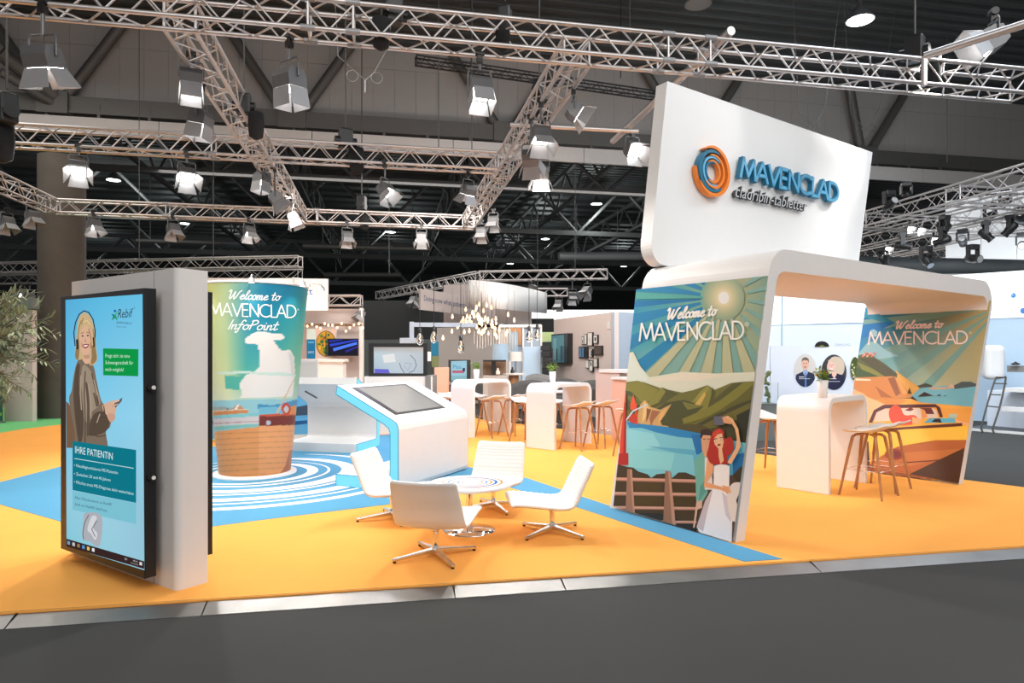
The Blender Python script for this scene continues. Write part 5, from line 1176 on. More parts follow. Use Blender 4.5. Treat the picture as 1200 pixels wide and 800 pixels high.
p.poly([(594, 940), (640, 930), (650, 975), (642, 1010), (622, 1016), (600, 990)], (236, 186, 142)); p.poly([(620, 1010), (640, 1010), (650, 1080), (632, 1100), (622, 1060)], (232, 178, 134)); p.poly([(640, 1020), (670, 1050), (668, 1100), (648, 1100), (652, 1060)], (166, 40, 32)); p.poly([(585, 930), (625, 905), (650, 930), (620, 930), (596, 960)], (206, 66, 44))
p.disc((606, 972), 11, 11, (206, 160, 130), 14); p.disc((606, 972), 9, 9, (244, 206, 168), 14); p.disc((634, 964), 11, 11, (206, 160, 130), 14); p.disc((634, 964), 9, 9, (244, 206, 168), 14); p.disc((606, 973), 3.5, 3, (90, 60, 50), 8); p.disc((634, 965), 3.5, 3, (90, 60, 50), 8); p.line([(598, 962), (612, 958)], 4, (70, 40, 40)); p.line([(628, 955), (642, 952)], 4, (70, 40, 40)); p.poly([(612, 992), (630, 986), (634, 994), (620, 1000)], (150, 50, 46))
p.poly([(690, 1100), (670, 1090), (716, 1010), (722, 960), (712, 905), (690, 870), (660, 862), (640, 842), (672, 832), (700, 850), (730, 905), (744, 1000), (720, 1050)], (236, 178, 130)); p.poly([(594, 836), (648, 834), (652, 884), (598, 884)], (100, 98, 110)); p.poly([(640, 840), (668, 848), (690, 862), (690, 880), (650, 872)], (226, 160, 112))
p.poly([(670, 1250), (700, 1205), (740, 1200), (780, 1215), (770, 1400), (720, 1420), (690, 1400), (672, 1330)], (226, 212, 202), 3); p.poly([(718, 1300), (730, 1270), (742, 1262), (734, 1300), (738, 1335), (726, 1325)], (40, 36, 40)); p.poly([(696, 1420), (720, 1425), (712, 1540), (694, 1535)], (92, 70, 58))
p.poly([(640, 1215), (680, 1225), (690, 1255), (665, 1262)], (226, 160, 112))
p.build('mural_print', ar)
# ------------------------------------------------------------------ right mural (inner face)
n2 = G.cross(E * kR + Vector((0, 0, 1))).normalized()
p = CPrint(apt(sR - ti, 0, 0), n2, base=.0015, step=.0003)
QR = [(1014, 360), (1161.5, 352), (1123.5, 566.5), (986.5, 547)]; p.q = QR
p.grad(QR, [(0, [(20, 100, 140), (40, 120, 140), (90, 130, 130), (150, 140, 100), (170, 150, 100)]), (.15, [(0, 120, 176), (50, 130, 150), (90, 140, 140), (150, 150, 116), (176, 160, 110)]), (.38, [(60, 150, 180), (110, 165, 165), (140, 170, 150), (170, 170, 130), (176, 166, 120)]), (.55, [(140, 180, 180), (170, 190, 170), (186, 190, 160), (196, 190, 150), (180, 176, 140)]), (1, [(190, 180, 140)] * 5)])
p.crop(980, 340, 5.715)
for a in (148, 160, 172, 186, 200, 212, 224):
    a0, a1 = math.radians(a), math.radians(a + 5); L = 1000; cx, cy = 1120, 100
    p.poly([(cx + L * math.cos(a0), cy + L * math.sin(-a0) * -1 * -1), (cx + 120 * math.cos(a0), cy - 120 * math.sin(a0)), (cx + 120 * math.cos(a1), cy - 120 * math.sin(a1)), (cx + L * math.cos(a1), cy - L * math.sin(a1))], (30, 120, 160) if a < 180 else (120, 160, 150))
p.poly([(100, 240), (330, 210), (400, 215), (190, 320), (100, 320)], (10, 116, 184)); p.poly([(200, 110), (390, 215), (300, 210), (150, 170)], (40, 140, 170))
p.poly([(150, 420), (210, 350), (260, 340), (330, 400), (420, 440), (300, 460), (150, 470)], (140, 186, 194)); p.poly([(225, 270), (250, 260), (275, 275), (270, 310), (240, 310)], (150, 196, 204))
p.strokes('welcome to', (388, 258), (708, 248), 50, (240, 214, 204), 10, .25); p.strokes('MAVENCLAD', (216, 362), (884, 356), 82, (242, 222, 212), 10); p.text('\u00ae', (888, 296), (908, 294), 20, (220, 210, 190))
p.poly([(430, 660), (560, 655), (700, 640), (1000, 640), (1000, 790), (560, 790)], (116, 178, 190)); p.poly([(540, 640), (600, 622), (640, 636), (640, 648), (545, 652)], (70, 76, 60)); p.poly([(760, 650), (840, 612), (900, 612), (950, 632), (940, 642), (800, 660)], (80, 92, 92)); p.poly([(620, 650), (760, 648), (760, 660), (630, 664)], (206, 166, 130)); p.poly([(750, 640), (770, 626), (790, 640), (790, 655), (752, 655)], (216, 176, 150))
p.poly([(400, 540), (470, 590), (560, 655), (500, 710), (440, 720), (400, 660)], (224, 168, 84))
p.poly([(120, 520), (150, 435), (220, 420), (260, 450), (330, 495), (410, 560), (405, 590), (130, 582)], (84, 92, 46)); p.poly([(150, 455), (250, 450), (400, 550), (400, 580), (330, 580)], (74, 70, 38)); p.poly([(140, 480), (250, 530), (330, 580), (200, 575)], (128, 128, 52)); p.poly([(120, 510), (280, 575), (120, 582)], (58, 84, 44))
for i in range(9): p.disc((178 + i * 10, 440 - (i % 3) * 9), 8, 8, (226, 160, 140) if i % 2 else (206, 116, 96), 8)
p.poly([(110, 640), (130, 585), (380, 575), (420, 600), (490, 690), (500, 720), (380, 730), (260, 740), (150, 690)], (206, 132, 66)); p.poly([(345, 590), (390, 580), (430, 690), (400, 710)], (146, 84, 44)); p.poly([(260, 640), (320, 680), (380, 720), (300, 715)], (170, 100, 52)); p.poly([(130, 590), (230, 596), (230, 606), (130, 604)], (240, 214, 180)); p.poly([(390, 575), (420, 600), (480, 690), (450, 700)], (230, 160, 84)); p.poly([(475, 690), (490, 652), (505, 695)], (66, 62, 36))
p.poly([(545, 712), (590, 680), (650, 706)], (60, 44, 46)); p.poly([(485, 735), (510, 708), (545, 740)], (70, 46, 44)); p.poly([(670, 706), (690, 695), (705, 707)], (66, 50, 50)); p.poly([(720, 708), (730, 702), (740, 710)], (66, 50, 50))
p.poly([(100, 690), (260, 735), (500, 725), (560, 750), (960, 785), (960, 900), (60, 900)], (234, 166, 70)); p.poly([(110, 660), (180, 690), (260, 760), (270, 800), (100, 800)], (236, 178, 130)); p.poly([(240, 745), (380, 725), (480, 740), (400, 770), (270, 770)], (220, 136, 62))
p.crop(880, 440, 4.444)
p.poly([(560, 90), (700, 150), (620, 250), (560, 300)], (238, 186, 136)); p.poly([(520, 280), (640, 240), (1180, 200), (1160, 560), (520, 500)], (240, 176, 60))
p.poly([(1060, 220), (1140, 240), (1140, 262), (1070, 240)], (236, 170, 130)); p.poly([(980, 170), (1150, 172), (1140, 250), (1000, 210)], (232, 160, 70))
p.poly([(612, 245), (640, 180), (690, 152), (960, 148), (985, 165), (1000, 215), (985, 218), (965, 165), (700, 170), (655, 190), (632, 245)], (84, 40, 44))
p.poly([(655, 192), (700, 172), (940, 168), (965, 180), (975, 218), (640, 240)], (222, 200, 180)); p.poly([(880, 168), (940, 168), (955, 200), (900, 200)], (110, 56, 50)); p.poly([(720, 180), (750, 152), (780, 168), (800, 205), (850, 205), (870, 225), (860, 250), (760, 260), (725, 230)], (216, 74, 48), 3); p.poly([(800, 180), (830, 165), (850, 175), (830, 185)], (120, 40, 40)); p.poly([(885, 170), (905, 180), (920, 215), (890, 225)], (232, 150, 84)); p.poly([(840, 215), (890, 225), (880, 250), (840, 250)], (236, 166, 110))
p.poly([(900, 245), (930, 222), (1060, 220), (1065, 245)], (96, 176, 200)); p.poly([(940, 240), (960, 224), (985, 224), (995, 245)], (40, 40, 46)); p.poly([(1030, 200), (1075, 200), (1070, 222), (1030, 220)], (170, 190, 170))
p.poly([(590, 290), (760, 270), (1100, 246), (1100, 262), (800, 280), (600, 310)], (96, 44, 30)); p.poly([(600, 300), (800, 280), (1130, 262), (1125, 335), (960, 335), (760, 370), (640, 440), (610, 420)], (242, 190, 66)); p.poly([(610, 410), (640, 380), (640, 450), (610, 480)], (236, 170, 60))
p.poly([(640, 445), (760, 370), (960, 338), (1125, 334), (1110, 400), (830, 510), (600, 480)], (176, 96, 44)); p.poly([(650, 440), (800, 400), (1110, 380), (1100, 400), (830, 470), (620, 470)], (190, 112, 54)); p.disc((748, 410), 52, 30, (150, 60, 40), 20); p.disc((748, 410), 36, 20, (120, 44, 32), 20); p.poly([(800, 450), (1000, 436), (1000, 442), (800, 456)], (96, 44, 30)); p.poly([(590, 360), (612, 340), (620, 480), (590, 480)], (70, 36, 34)); p.poly([(500, 480), (620, 482), (830, 512), (1000, 530), (900, 540), (500, 500)], (150, 84, 44))
p.poly([(1110, 376), (1100, 565), (826, 512)], (74, 44, 22))
p.build('mural_print', ar)
# ================================================================== BACKGROUND STANDS
def wallseg(name, label, cat, pa, da, pb, db, z0, z1, m, th=.12, group=None, kind=None, parent=None, bevel=0):
    a, b = D(pa, HY, da), D(pb, HY, db); c = (a + b) / 2
    mb = MB(); mb.slab(a, b, z0, z1, th); o = mb.build(name, m, parent, bevel=bevel)
    if parent is None: tag(o, label, cat, group, kind)
    d = (b - a).normalized(); n = Vector((d.y, -d.x, 0)); return o, a, n
def stand(name, label, cat, px, d, group=None): return thing(name, label, cat, D(px, HY, d) - Vector((0, 0, H)), 0, group)
def P3(px, py, d): return D(px, py, d)
# left stand behind the olive tree
sl_ = stand('exhibition_wall', 'pale pink partition of a stand behind the olive tree', 'partition', -40, 15)
wallseg('panel', 0, 0, -160, 15.6, 38, 15.0, -.05, zat(363, 15), M['pink'], parent=sl_)
wallseg('header', 0, 0, -160, 15.5, 37.5, 14.9, zat(362, 15), zat(349, 15), M['greygreen'], .2, parent=sl_)
_, a, n = wallseg('poster_panel', 0, 0, -40, 14.6, 5, 14.6, -.02, zat(442, 14.6), M['greygreen'], .04, parent=sl_)
pp = Print(a, n); pp.poly([(-30, 445), (3.5, 445), (3.5, 493), (-30, 493)], (40, 90, 96)); pp.poly([(3.5, 442), (5, 442), (5, 493), (3.5, 493)], (170, 210, 60)); pp.text('info', (-14, 487), (2, 487), 6, (190, 220, 90)); pp.build('poster_print', sl_)
# sea mural wall behind the cup
sm_ = stand('mural_wall', 'low picture wall with a boat on blue sea behind the cup-shaped pillar', 'partition', 300, 11.6)
_, a, n = wallseg('panel', 0, 0, 226, 11.4, 372, 11.75, -.0, 1.42, M['white'], .1, parent=sm_)
pp = Print(a, n); pp.poly([(232, 426), (371, 424), (371, 508), (232, 515)], (110, 184, 226)); pp.poly([(232, 426), (371, 424), (371, 452), (232, 452)], (220, 216, 210)); pp.poly([(232, 450), (371, 450), (371, 462), (232, 470)], (120, 188, 214))
pp.poly([(243, 424), (251, 430), (252, 462), (243, 466)], (160, 96, 60)); pp.poly([(244, 470), (251, 464), (252, 488), (244, 488)], (240, 240, 238)); pp.line([(243, 440), (251, 442)], 1.5, (90, 56, 40)); pp.line([(243, 452), (251, 454)], 1.5, (90, 56, 40)); pp.poly([(340, 478), (362, 474), (363, 486), (345, 487)], (70, 84, 104)); pp.poly([(338, 494), (362, 492), (362, 496), (345, 498)], (40, 96, 150)); pp.line([(243, 480), (252, 478)], 2, (30, 96, 150)); pp.line([(243, 496), (252, 494)], 2, (30, 96, 150)); pp.poly([(232, 516), (262, 514), (262, 517), (232, 519)], (240, 190, 90)); pp.build('sea_print', sm_)
# stand with brain picture
br = stand('exhibition_wall', 'blush stand wall with brain scan picture and dark blue screen', 'partition', 390, 17)
wallseg('panel', 0, 0, 236, 17, 425, 17.2, -.05, zat(361, 17), M['pink'], .15, parent=br)
_, a, n = wallseg('end_panel', 0, 0, 421, 16.9, 425, 16.9, -.05, zat(361, 17), M['warmwhite'], .15, parent=br)
_, a, n = wallseg('light_bar', 0, 0, 340, 16.8, 424, 16.9, zat(382, 16.8), zat(379, 16.8), M['walnut'], .04, parent=br)
_, a, n = wallseg('picture_panel', 0, 0, 359.5, 16.85, 394, 16.85, zat(421, 16.85), zat(385, 16.85), M['white'], .03, parent=br)
pp = Print(a, n, base=.004); pp.poly([(359.5, 385), (369.5, 385), (369.5, 397.5), (359.5, 397.5)], (206, 224, 220)); pp.poly([(359.5, 397.5), (369.5, 397.5), (369.5, 421), (359.5, 421)], (20, 116, 166)); pp.text('INFO', (361, 414), (368, 414), 3, (200, 220, 240)); pp.poly([(361, 400), (368, 400), (368, 402), (361, 402)], (90, 170, 210))
pp.poly([(370, 385), (394, 385), (394, 421), (370, 421)], (214, 190, 176)); pp.disc((382, 402.5), 11.6, 15.2, (50, 34, 40), 28); pp.disc((382, 402.5), 10.8, 14.4, (196, 150, 44), 28)
for i in range(34):
    a_ = random.uniform(0, 6.28); r_ = random.random() ** .5; pp.disc((382 + 9 * r_ * math.cos(a_), 402.5 + 12.4 * r_ * math.sin(a_)), random.uniform(.9, 2.2), random.uniform(.9, 2.6), random.choice([(40, 110, 70), (60, 130, 60), (200, 90, 40), (220, 190, 60), (30, 90, 80), (230, 170, 50)]), 8)
pp.line([(382, 389), (382, 416)], .9, (30, 60, 60)); pp.build('brain_print', br)
tv = stand('wall_screen', 'dark screen showing bright blue beams beside the brain picture', 'screen', 402, 16.7); b = MB(); a_, b_ = D(384, 407, 16.7), D(420, 407, 16.75)
o, a, n = wallseg('casing', 0, 0, 384, 16.72, 420, 16.76, zat(417, 16.7), zat(396.5, 16.7), M['black'], .05, parent=tv)
pp = Print(a, n, base=.003); pp.poly([(385, 397.5), (419, 397.5), (419, 416), (385, 416)], (10, 10, 36)); pp.poly([(386, 403), (418, 397.6), (419, 399), (387, 406)], (40, 70, 210)); pp.poly([(390, 408), (418, 400.5), (418.5, 403.5), (391, 411.5)], (80, 130, 255)); pp.poly([(404, 411), (419, 405), (419, 407), (406, 413)], (40, 40, 150)); pp.poly([(386, 399), (400, 397.6), (402, 398.2), (386, 401)], (30, 60, 190)); pp.build('screen_image', tv, M['screen'])
o, a, n = wallseg('hanging_header', 'white hanging header with blue lettering right of the cup-shaped pillar', 'banner', 236, 16.2, 384, 16.4, zat(363.5, 16.3), zat(326, 16.3), M['white'], .1)
pp = Print(a, n, base=.002); pp.text('Impact', (330, 345), (366.5, 345), 8, (40, 100, 180)); pp.build('lettering', o)
for i in range(15):
    pxx = 356 + i * 4.9 + random.uniform(-.8, .8); pyy = 380 + random.uniform(-1.5, 4) + (5 if i in (4, 8, 10, 11) else 0); q = D(pxx, pyy, 16.7)
    b = MB(); b.ball(q, .026, 8, 6, (1, 1, 1.4)); o = b.build('light_bulb', M['bulb']); tag(o, 'tiny warm bulb in the light row above the brain picture, %s from the left' % ORD[i], 'bulb', 'warm bulbs above the brain picture')
    b = MB(); b.tube(q, (q.x, q.y, zat(379, 16.7)), .006, n=4); b.build('cable', M['black'], o)
ct = stand('reception_counter', 'white counter below the brain picture', 'counter', 378, 15.6)
wallseg('front', 0, 0, 352, 15.6, 402, 15.7, -.05, zat(424, 15.6), M['white'], .5, parent=ct); wallseg('counter_top', 0, 0, 350, 15.55, 404, 15.65, zat(424, 15.6), zat(420.5, 15.6), M['white'], .6, parent=ct)
def simple_stool(label, px, d, group, m=M['white']):
    o = stand('bar_stool', label, 'bar stool', px, d, group); c = o.location
    b = MB(); b.lathe([(.05, .66), (.19, .70), (.21, .74), (.18, .73), (.05, .70)], 14, c); b.build('seat', m, o)
    for k in range(4):
        t = MB(); a = k * PI / 2 + .4; t.tube(c + Vector((.08 * math.cos(a), .08 * math.sin(a), .67)), c + Vector((.24 * math.cos(a), .24 * math.sin(a), -.05)), .016, n=6); t.build('leg', M['wood'], o)
for i, px in enumerate((354, 371, 391)): simple_stool('small white stool in front of the counter under the brain picture, %s from the left' % ORD[i], px, 14.9, 'stools at the far counter')
o = stand('lounge_table', 'round white bowl-shaped table right of the far counter', 'table', 417, 15.0); c = o.location
b = MB(); b.lathe([(.04, .6), (.16, .66), (.28, .80), (.29, .84), (.02, .85)], 22, c); b.build('bowl_top', M['white'], o); b = MB(); b.lathe([(.2, -.05), (.2, -.02), (.04, .02), (.04, .62)], 16, c); b.build('foot', M['white'], o); b = MB(); b.lathe([(.03, .85), (.045, .93), (.03, 1.0)], 10, c); b.build('bowl', M['white'], o)
# black end wall and grey-green wall in the middle distance
wallseg('black_curtain', 'black curtain wall closing the hall behind the middle stands', 'curtain', 415, 30, 560, 30, -.05, zat(352, 30), M['farwall'], .1)
wallseg('exhibition_wall', 'grey-green low wall behind the framed monitor', 'partition', 424, 24, 520, 23, -.05, zat(398, 24), M['greygreen'], .1)
o, a, n = wallseg('exhibition_wall', 'long grey partition under the lamps in the middle stand', 'partition', 512, 21.5, 600, 21, -.05, zat(383, 21), M['beige'], .1)
# framed monitor on its pedestal
mo = stand('framed_monitor', 'wide black framed monitor showing a pale picture above the console', 'screen', 467, 12.6)
o, a, n = wallseg('casing', 0, 0, 432, 12.6, 501, 12.75, zat(441, 12.6), zat(402, 12.6), M['black'], .08, parent=mo)
pp = Print(a, n, base=.004); pp.grad([(438, 406.5), (496, 406.8), (496, 437.5), (438, 437)], [(0, [(178, 170, 166), (190, 184, 180), (206, 190, 180)]), (.25, [(196, 214, 222), (206, 214, 220), (196, 206, 212)]), (1, [(170, 196, 214), (196, 208, 220), (190, 200, 210)])])
pp.poly([(448, 416), (462, 414), (464, 424), (450, 425)], (236, 236, 236)); pp.line([(481, 416), (486, 421), (488, 428), (485, 434), (479, 437)], .8, (110, 120, 140)); pp.line([(468, 425), (470, 431), (474, 437)], .8, (110, 120, 140)); pp.poly([(439, 432), (455, 432.5), (457, 437), (439, 437)], (110, 104, 214)); pp.line([(474, 425), (482, 426), (478, 434), (473, 428)], .6, (150, 170, 190)); pp.build('screen_image', mo, M['screen'])
wallseg('pedestal', 0, 0, 427, 12.5, 507, 12.65, 0.0, zat(441, 12.6), M['white'], .35, parent=mo); wallseg('pedestal_side', 0, 0, 504.5, 12.6, 512, 13.2, 0.0, zat(440, 12.6), M['midgrey'], .1, parent=mo)
# salmon panel, small screen
wallseg('info_pillar', 'salmon pink upright panel right of the framed monitor', 'panel', 509, 14.6, 525.5, 14.6, 0.0, zat(430.5, 14.6), M['salmon'], .2)
ts = stand('standing_screen', 'small upright screen with pale blue picture between salmon panel and plant', 'screen', 538, 14.9)
o, a, n = wallseg('casing', 0, 0, 526, 14.8, 551.5, 14.9, zat(447, 14.8), zat(421.5, 14.8), M['black'], .1, parent=ts); pp = Print(a, n, base=.004)
pp.poly([(528.5, 423), (547, 422.5), (547, 446), (528.5, 446)], (160, 206, 222)); pp.poly([(530, 434), (544, 434), (544, 437), (530, 437)], (196, 100, 124)); pp.text('Plus', (531, 432), (540, 432), 5, (60, 150, 190)); pp.poly([(542, 431), (545, 431), (545, 435), (542, 435)], (60, 60, 90)); pp.poly([(528.5, 440), (547, 440), (547, 446), (528.5, 446)], (140, 190, 200)); pp.build('screen_image', ts, M['screen'])
b = MB(); q = D(538, HY, 14.95); b.box((q.x, q.y, .42), (.5, .3, .84)); b.build('stand_foot', M['black'], ts)
# hanging banners
def banner_text(o, a, n, items):
    pp = Print(a, n, base=.003)
    for tx, A, B, h, c in items: pp.text(tx, A, B, h, c)
    pp.build('lettering', o)
o, a, n = wallseg('hanging_banner', 'pale hanging banner with dark blue lettering left of the bulb cluster', 'banner', 492.5, 19.5, 556, 22.4, 2.84, 3.46, M['pink'], .05)
banner_text(o, a, n, [('Doing now what patients', (497, 352), (546, 361), 6.5, (50, 76, 116)), ('need next', (547, 361), (556, 363), 5, (120, 120, 140))])
mb = MB(); g_ = []
for i in range(25):
    t = i / 24; pxx = 550 + 90 * t; d = 19.2 + 2.2 * t ** 2.2 - .9 * math.sin(PI * t); q = D(pxx, HY, d); g_.append([(q.x, q.y, zat(359 + 8 * t, d)), (q.x, q.y, zat(328 + 15 * t ** 1.6, d))])
mb.sheet(g_); tag(mb.build('hanging_banner', M['signwhite'], solid=.06), 'large curved white banner over the middle stand', 'banner')
wallseg('hanging_banner', 'lower greyish panel tucked under the curved white banner', 'banner', 582, 20.6, 623, 21.4, zat(379, 21), zat(360, 21), M['pink'], .06)
wallseg('hanging_banner', 'long pale panel behind the bulb cluster', 'banner', 520, 23.2, 590, 23, zat(380, 23), zat(333, 23), M['pink'], .06)
# bulb cluster
b0 = None
for i in range(64):
    u = random.gauss(0, 1) * .38; pxx = 561 + u * 44; pyy = 374 + abs(random.gauss(0, 1)) * -8 + random.uniform(-2, 20) + abs(u) * 4; d = 17.6 + random.uniform(-.9, .9); q = D(max(516, min(606, pxx)), pyy, d)
    if b0 is None:
        b0 = thing('pendant_bulb', 'bare warm pendant bulb in the dense cluster over the middle stand', 'bulb', q, 0, 'warm pendant bulbs of the cluster')
        MB().lathe([(.005, -.08), (.028, -.055), (.032, -.02), (.016, .02), (.014, .05)], 10).build('bulb', M['bulb'], b0, True); MB().tube((0, 0, .05), (0, 0, .75), .0022, n=4).build('cable', M['black'], b0, True)
    else: dup(b0, b0['label'], q)
for i in range(16):
    pxx = 556 + i * 3.2; q = D(pxx, 406 + random.uniform(-4, 4), 17.4 + (i % 3) * .3); b = MB(); b.tube(q, (q.x, q.y, q.z + .34 + (i % 4) * .04), .012, n=5); tag(b.build('pendant_tube', M['shade']), 'slim pale tube hanging under the bulb cluster, one of a row', 'pendant', 'pale tubes under the bulb cluster')
gb = None
for i, (px, py, d, lb) in enumerate(((492, 396, 12.0, 'large clear filament bulb left above the framed monitor'), (508.5, 394, 12.2, 'large clear filament bulb right above the framed monitor'), (540, 405, 11.5, 'large clear filament bulb hanging lowest over the small upright screen'), (620, 393, 13.0, 'large clear filament bulb left of a pair above the blue glass panel'), (629.5, 391, 13.0, 'large clear filament bulb right of a pair above the blue glass panel'))):
    q = D(px, py, d)
    if gb is None:
        gb = thing('filament_bulb', lb, 'bulb', q, 0, 'large filament bulbs')
        MB().lathe([(.004, -.13), (.05, -.10), (.07, -.04), (.055, .03), (.025, .08), (.024, .10)], 16).build('glass_globe', M['clear'], gb, True)
        MB().path([(0, 0, .08), (.012, 0, .02), (-.012, 0, -.01), (.012, 0, -.05), (0, 0, -.08)], .006, 5).build('filament', M['bulb'], gb, True)
        MB().lathe([(.03, .09), (.032, .17), (.012, .19)], 12).build('socket', M['black'], gb, True); MB().tube((0, 0, .19), (0, 0, 1.1), .006, n=4).build('cable', M['black'], gb, True)
    else: dup(gb, lb, q)
# grey portal frame, partitions and lamps of the middle stand
t = MB(); t.box(D(482.5, 395, 15), (.10, .06, .7)); t.box(D(520, 380.5, 15.6), (1.55, .06, .10), -.05); t.box(D(478, 399, 15), (.36, .3, .12)); tag(t.build('portal_frame', M['greyblue']), 'grey metal portal frame behind the filament bulbs', 'frame')
for i, (pa, pb, y0, y1, d, m_, lb) in enumerate(((505, 514, 400, 417, 18, 'teal', 'small teal poster panel under the right filament bulb'), (506, 514, 417, 430, 17.5, 'leaf', 'dark green display below the teal poster'), (499, 505, 412, 423, 17.5, 'white', 'small white sheet left of the teal poster'), (635, 649, 389, 400.5, 20, 'lime', 'lime green panel left of the blush wall'), (600, 649, 373, 391, 21.5, 'farwall', 'black beam panel above the lime green panel'))):
    wallseg('display_panel', lb, 'panel', pa, d, pb, d, zat(y1, d), zat(y0, d), M[m_], .05)
gl_ = stand('glass_cabinet', 'tall glass cabinet row with white frames right of the lamp shades', 'cabinet', 615, 18.5)
for px in (585, 597.5, 613, 623, 634): b = MB(); q = D(px, HY, 18.5); b.box((q.x, q.y, (zat(381, 18.5) - .05) / 2), (.05, .05, zat(381, 18.5) + .05)); b.build('upright', M['white'], gl_)
for k in range(4):
    pa, pb = ((585, 597), (598, 612.5), (613.5, 622.5), (623.5, 633.5))[k]; wallseg('glass_panel', 0, 0, pa, 18.55, pb, 18.55, .0, zat(382, 18.5), M['greyblue'] if k else M['beige'], .02, parent=gl_)
wallseg('top_rail', 0, 0, 585, 18.45, 634.5, 18.45, zat(383.5, 18.5), zat(380, 18.5), M['white'], .06, parent=gl_)
wallseg('blue_panel', 0, 0, 613.5, 18.4, 633.5, 18.4, .1, zat(406, 18.5), M['paleblue'], .02, parent=gl_); wallseg('warm_inset', 0, 0, 598.5, 18.45, 611, 18.45, zat(404, 18.5), zat(384, 18.5), M['wood'], .02, parent=gl_); wallseg('poster', 0, 0, 598, 18.4, 607, 18.4, zat(418, 18.5), zat(389, 18.5), M['shadeblue'], .02, parent=gl_)
def table_lamp(label, px, d, ytop, ybot, wpx, m_):
    o = stand('table_lamp', label, 'lamp', px, d); c = o.location; z0, z1 = zat(ybot, d), zat(ytop, d); r = wpx / 2 * d / FPX
    b = MB(); b.lathe([(r, z0), (r * .94, z1)], 24, c); b.build('lamp_shade', m_, o); b = MB(); b.tube(c + Vector((0, 0, .65)), c + Vector((0, 0, z0 + .05)), .025, n=8); b.lathe([(.13, .64), (.13, .67), (.03, .69)], 14, c); b.build('lamp_foot', M['chrome'], o)
table_lamp('drum lamp with blue-grey shade in the middle stand', 586.5, 16, 403, 423, 19, M['shadeblue']); table_lamp('lamp with cream shade right of the blue-grey lamp', 604.5, 16, 412, 423, 15, M['shade'])
sh_ = stand('wooden_shelf', 'low brown wooden shelf unit under the blue-grey lamp', 'shelf', 580, 15.6)
wallseg('back_panel', 0, 0, 566, 15.6, 593, 15.6, 0, zat(422.5, 15.6), M['walnut'], .06, parent=sh_); wallseg('top_board', 0, 0, 566, 15.2, 593, 15.2, zat(423.6, 15.2), zat(421.6, 15.2), M['black'], .3, parent=sh_); wallseg('divider', 0, 0, 576, 15.3, 581, 15.3, zat(439, 15.3), zat(423, 15.3), M['black'], .2, parent=sh_); wallseg('front_board', 0, 0, 566, 15.25, 593, 15.25, 0.0, zat(440, 15.25), M['beige'], .3, parent=sh_)
for i, (px, y0, y1) in enumerate(((583.5, 438.5, 431), (600.5, 437, 430))):
    d = 15.1 if i == 0 else 15.7; b = MB(); q = D(px, y0, d); h_ = (y0 - y1) * d / FPX; b.lathe([(.045, 0), (.05, h_ * .4), (.02, h_ * .7), (.02, h_)], 12, q); tag(b.build('vase', M['shade'] if i == 0 else M['black']), ('pale small vase on the wooden shelf', 'small black bottle vase left of the cream lamp')[i], 'vase')
b = MB(); q = D(602, HY, 15.7); b.lathe([(.28, zat(439, 15.7)), (.28, zat(437.3, 15.7))], 20, (q.x, q.y, 0)); sd = stand('side_table', 'small side table with wooden column under the cream lamp', 'table', 602, 15.7); b.build('table_top', M['shade'], sd); b = MB(); b.tube((q.x, q.y, -.05), (q.x, q.y, zat(439, 15.7)), .12, n=12); b.build('column', M['wood'], sd)
# dark stack of steps (chairs) beside the blush wall
st_ = stand('shelf_tower', 'dark open stepped rack in front of the grey wall', 'shelf', 641, 18)
for k in range(6): wallseg('step', 0, 0, 634 + k * .8, 18, 644 + k * 1.0, 18, zat(410 + k * 7, 18), zat(405 + k * 7, 18), M['black'], .35, parent=st_)
wallseg('upright', 0, 0, 646, 18, 648, 18, -.05, zat(408, 18), M['black'], .3, parent=st_)
wallseg('exhibition_wall', 'slate grey wall behind the dark stepped rack', 'partition', 631, 20, 652, 19.8, -.05, zat(400.5, 20), M['band'], .1)
# blush wall with framed pictures
bw = stand('exhibition_wall', 'blush wall with a cluster of framed pictures and a large teal picture', 'partition', 685, 17)
_, wa, wn = wallseg('panel', 0, 0, 649, 19, 720, 15.6, -.05, 2.52, M['pink'], .12, parent=bw)
wallseg('end_panel', 0, 0, 720, 15.6, 764, 16.2, -.05, 2.52, M['greyblue'], .12, parent=bw)
q = D(720, HY, 15.6)
def wall_frame(name, label, pts, cols, depth=.05, m_='black', rim=1.0, group='framed pictures on the blush wall'):
    (xa, ya0, ya1), (xb, yb0, yb1) = pts                  # left edge x, y top, y bottom; right edge
    P = [onp(xa, ya0, wa, wn), onp(xb, yb0, wa, wn), onp(xb, yb1, wa, wn), onp(xa, ya1, wa, wn)]
    z1 = (P[0].z + P[1].z) / 2; z0 = (P[2].z + P[3].z) / 2; nn = wn if wn.dot(CAMP - wa) > 0 else -wn
    a, b = P[0].copy(), P[1].copy(); vs = []
    for off in (.0, depth):
        for (p_, z) in ((a, z0), (b, z0), (b, z1), (a, z1)): vs.append(Vector((p_.x, p_.y, z)) + nn * off)
    o = MB().add(vs, [(3, 2, 1, 0), (4, 5, 6, 7), (0, 1, 5, 4), (1, 2, 6, 5), (2, 3, 7, 6), (3, 0, 4, 7)]).build(name, M[m_]); tag(o, label, 'picture', group)
    L = (b - a); r = rim * .018; mb = MB()
    def pt(u, v, e): q_ = a + L.normalized() * (r + (L.length - 2 * r) * u); return Vector((q_.x, q_.y, z0 + r + (z1 - z0 - 2 * r) * v)) + nn * (depth + e)
    for i, (u0, v0, u1, v1, c) in enumerate(cols): mb.add([pt(u0, v0, .002 + i * .001), pt(u1, v0, .002 + i * .001), pt(u1, v1, .002 + i * .001), pt(u0, v1, .002 + i * .001)], [(0, 1, 2, 3)], rgb(*c))
    mb.build('picture', M['printgloss'], o)
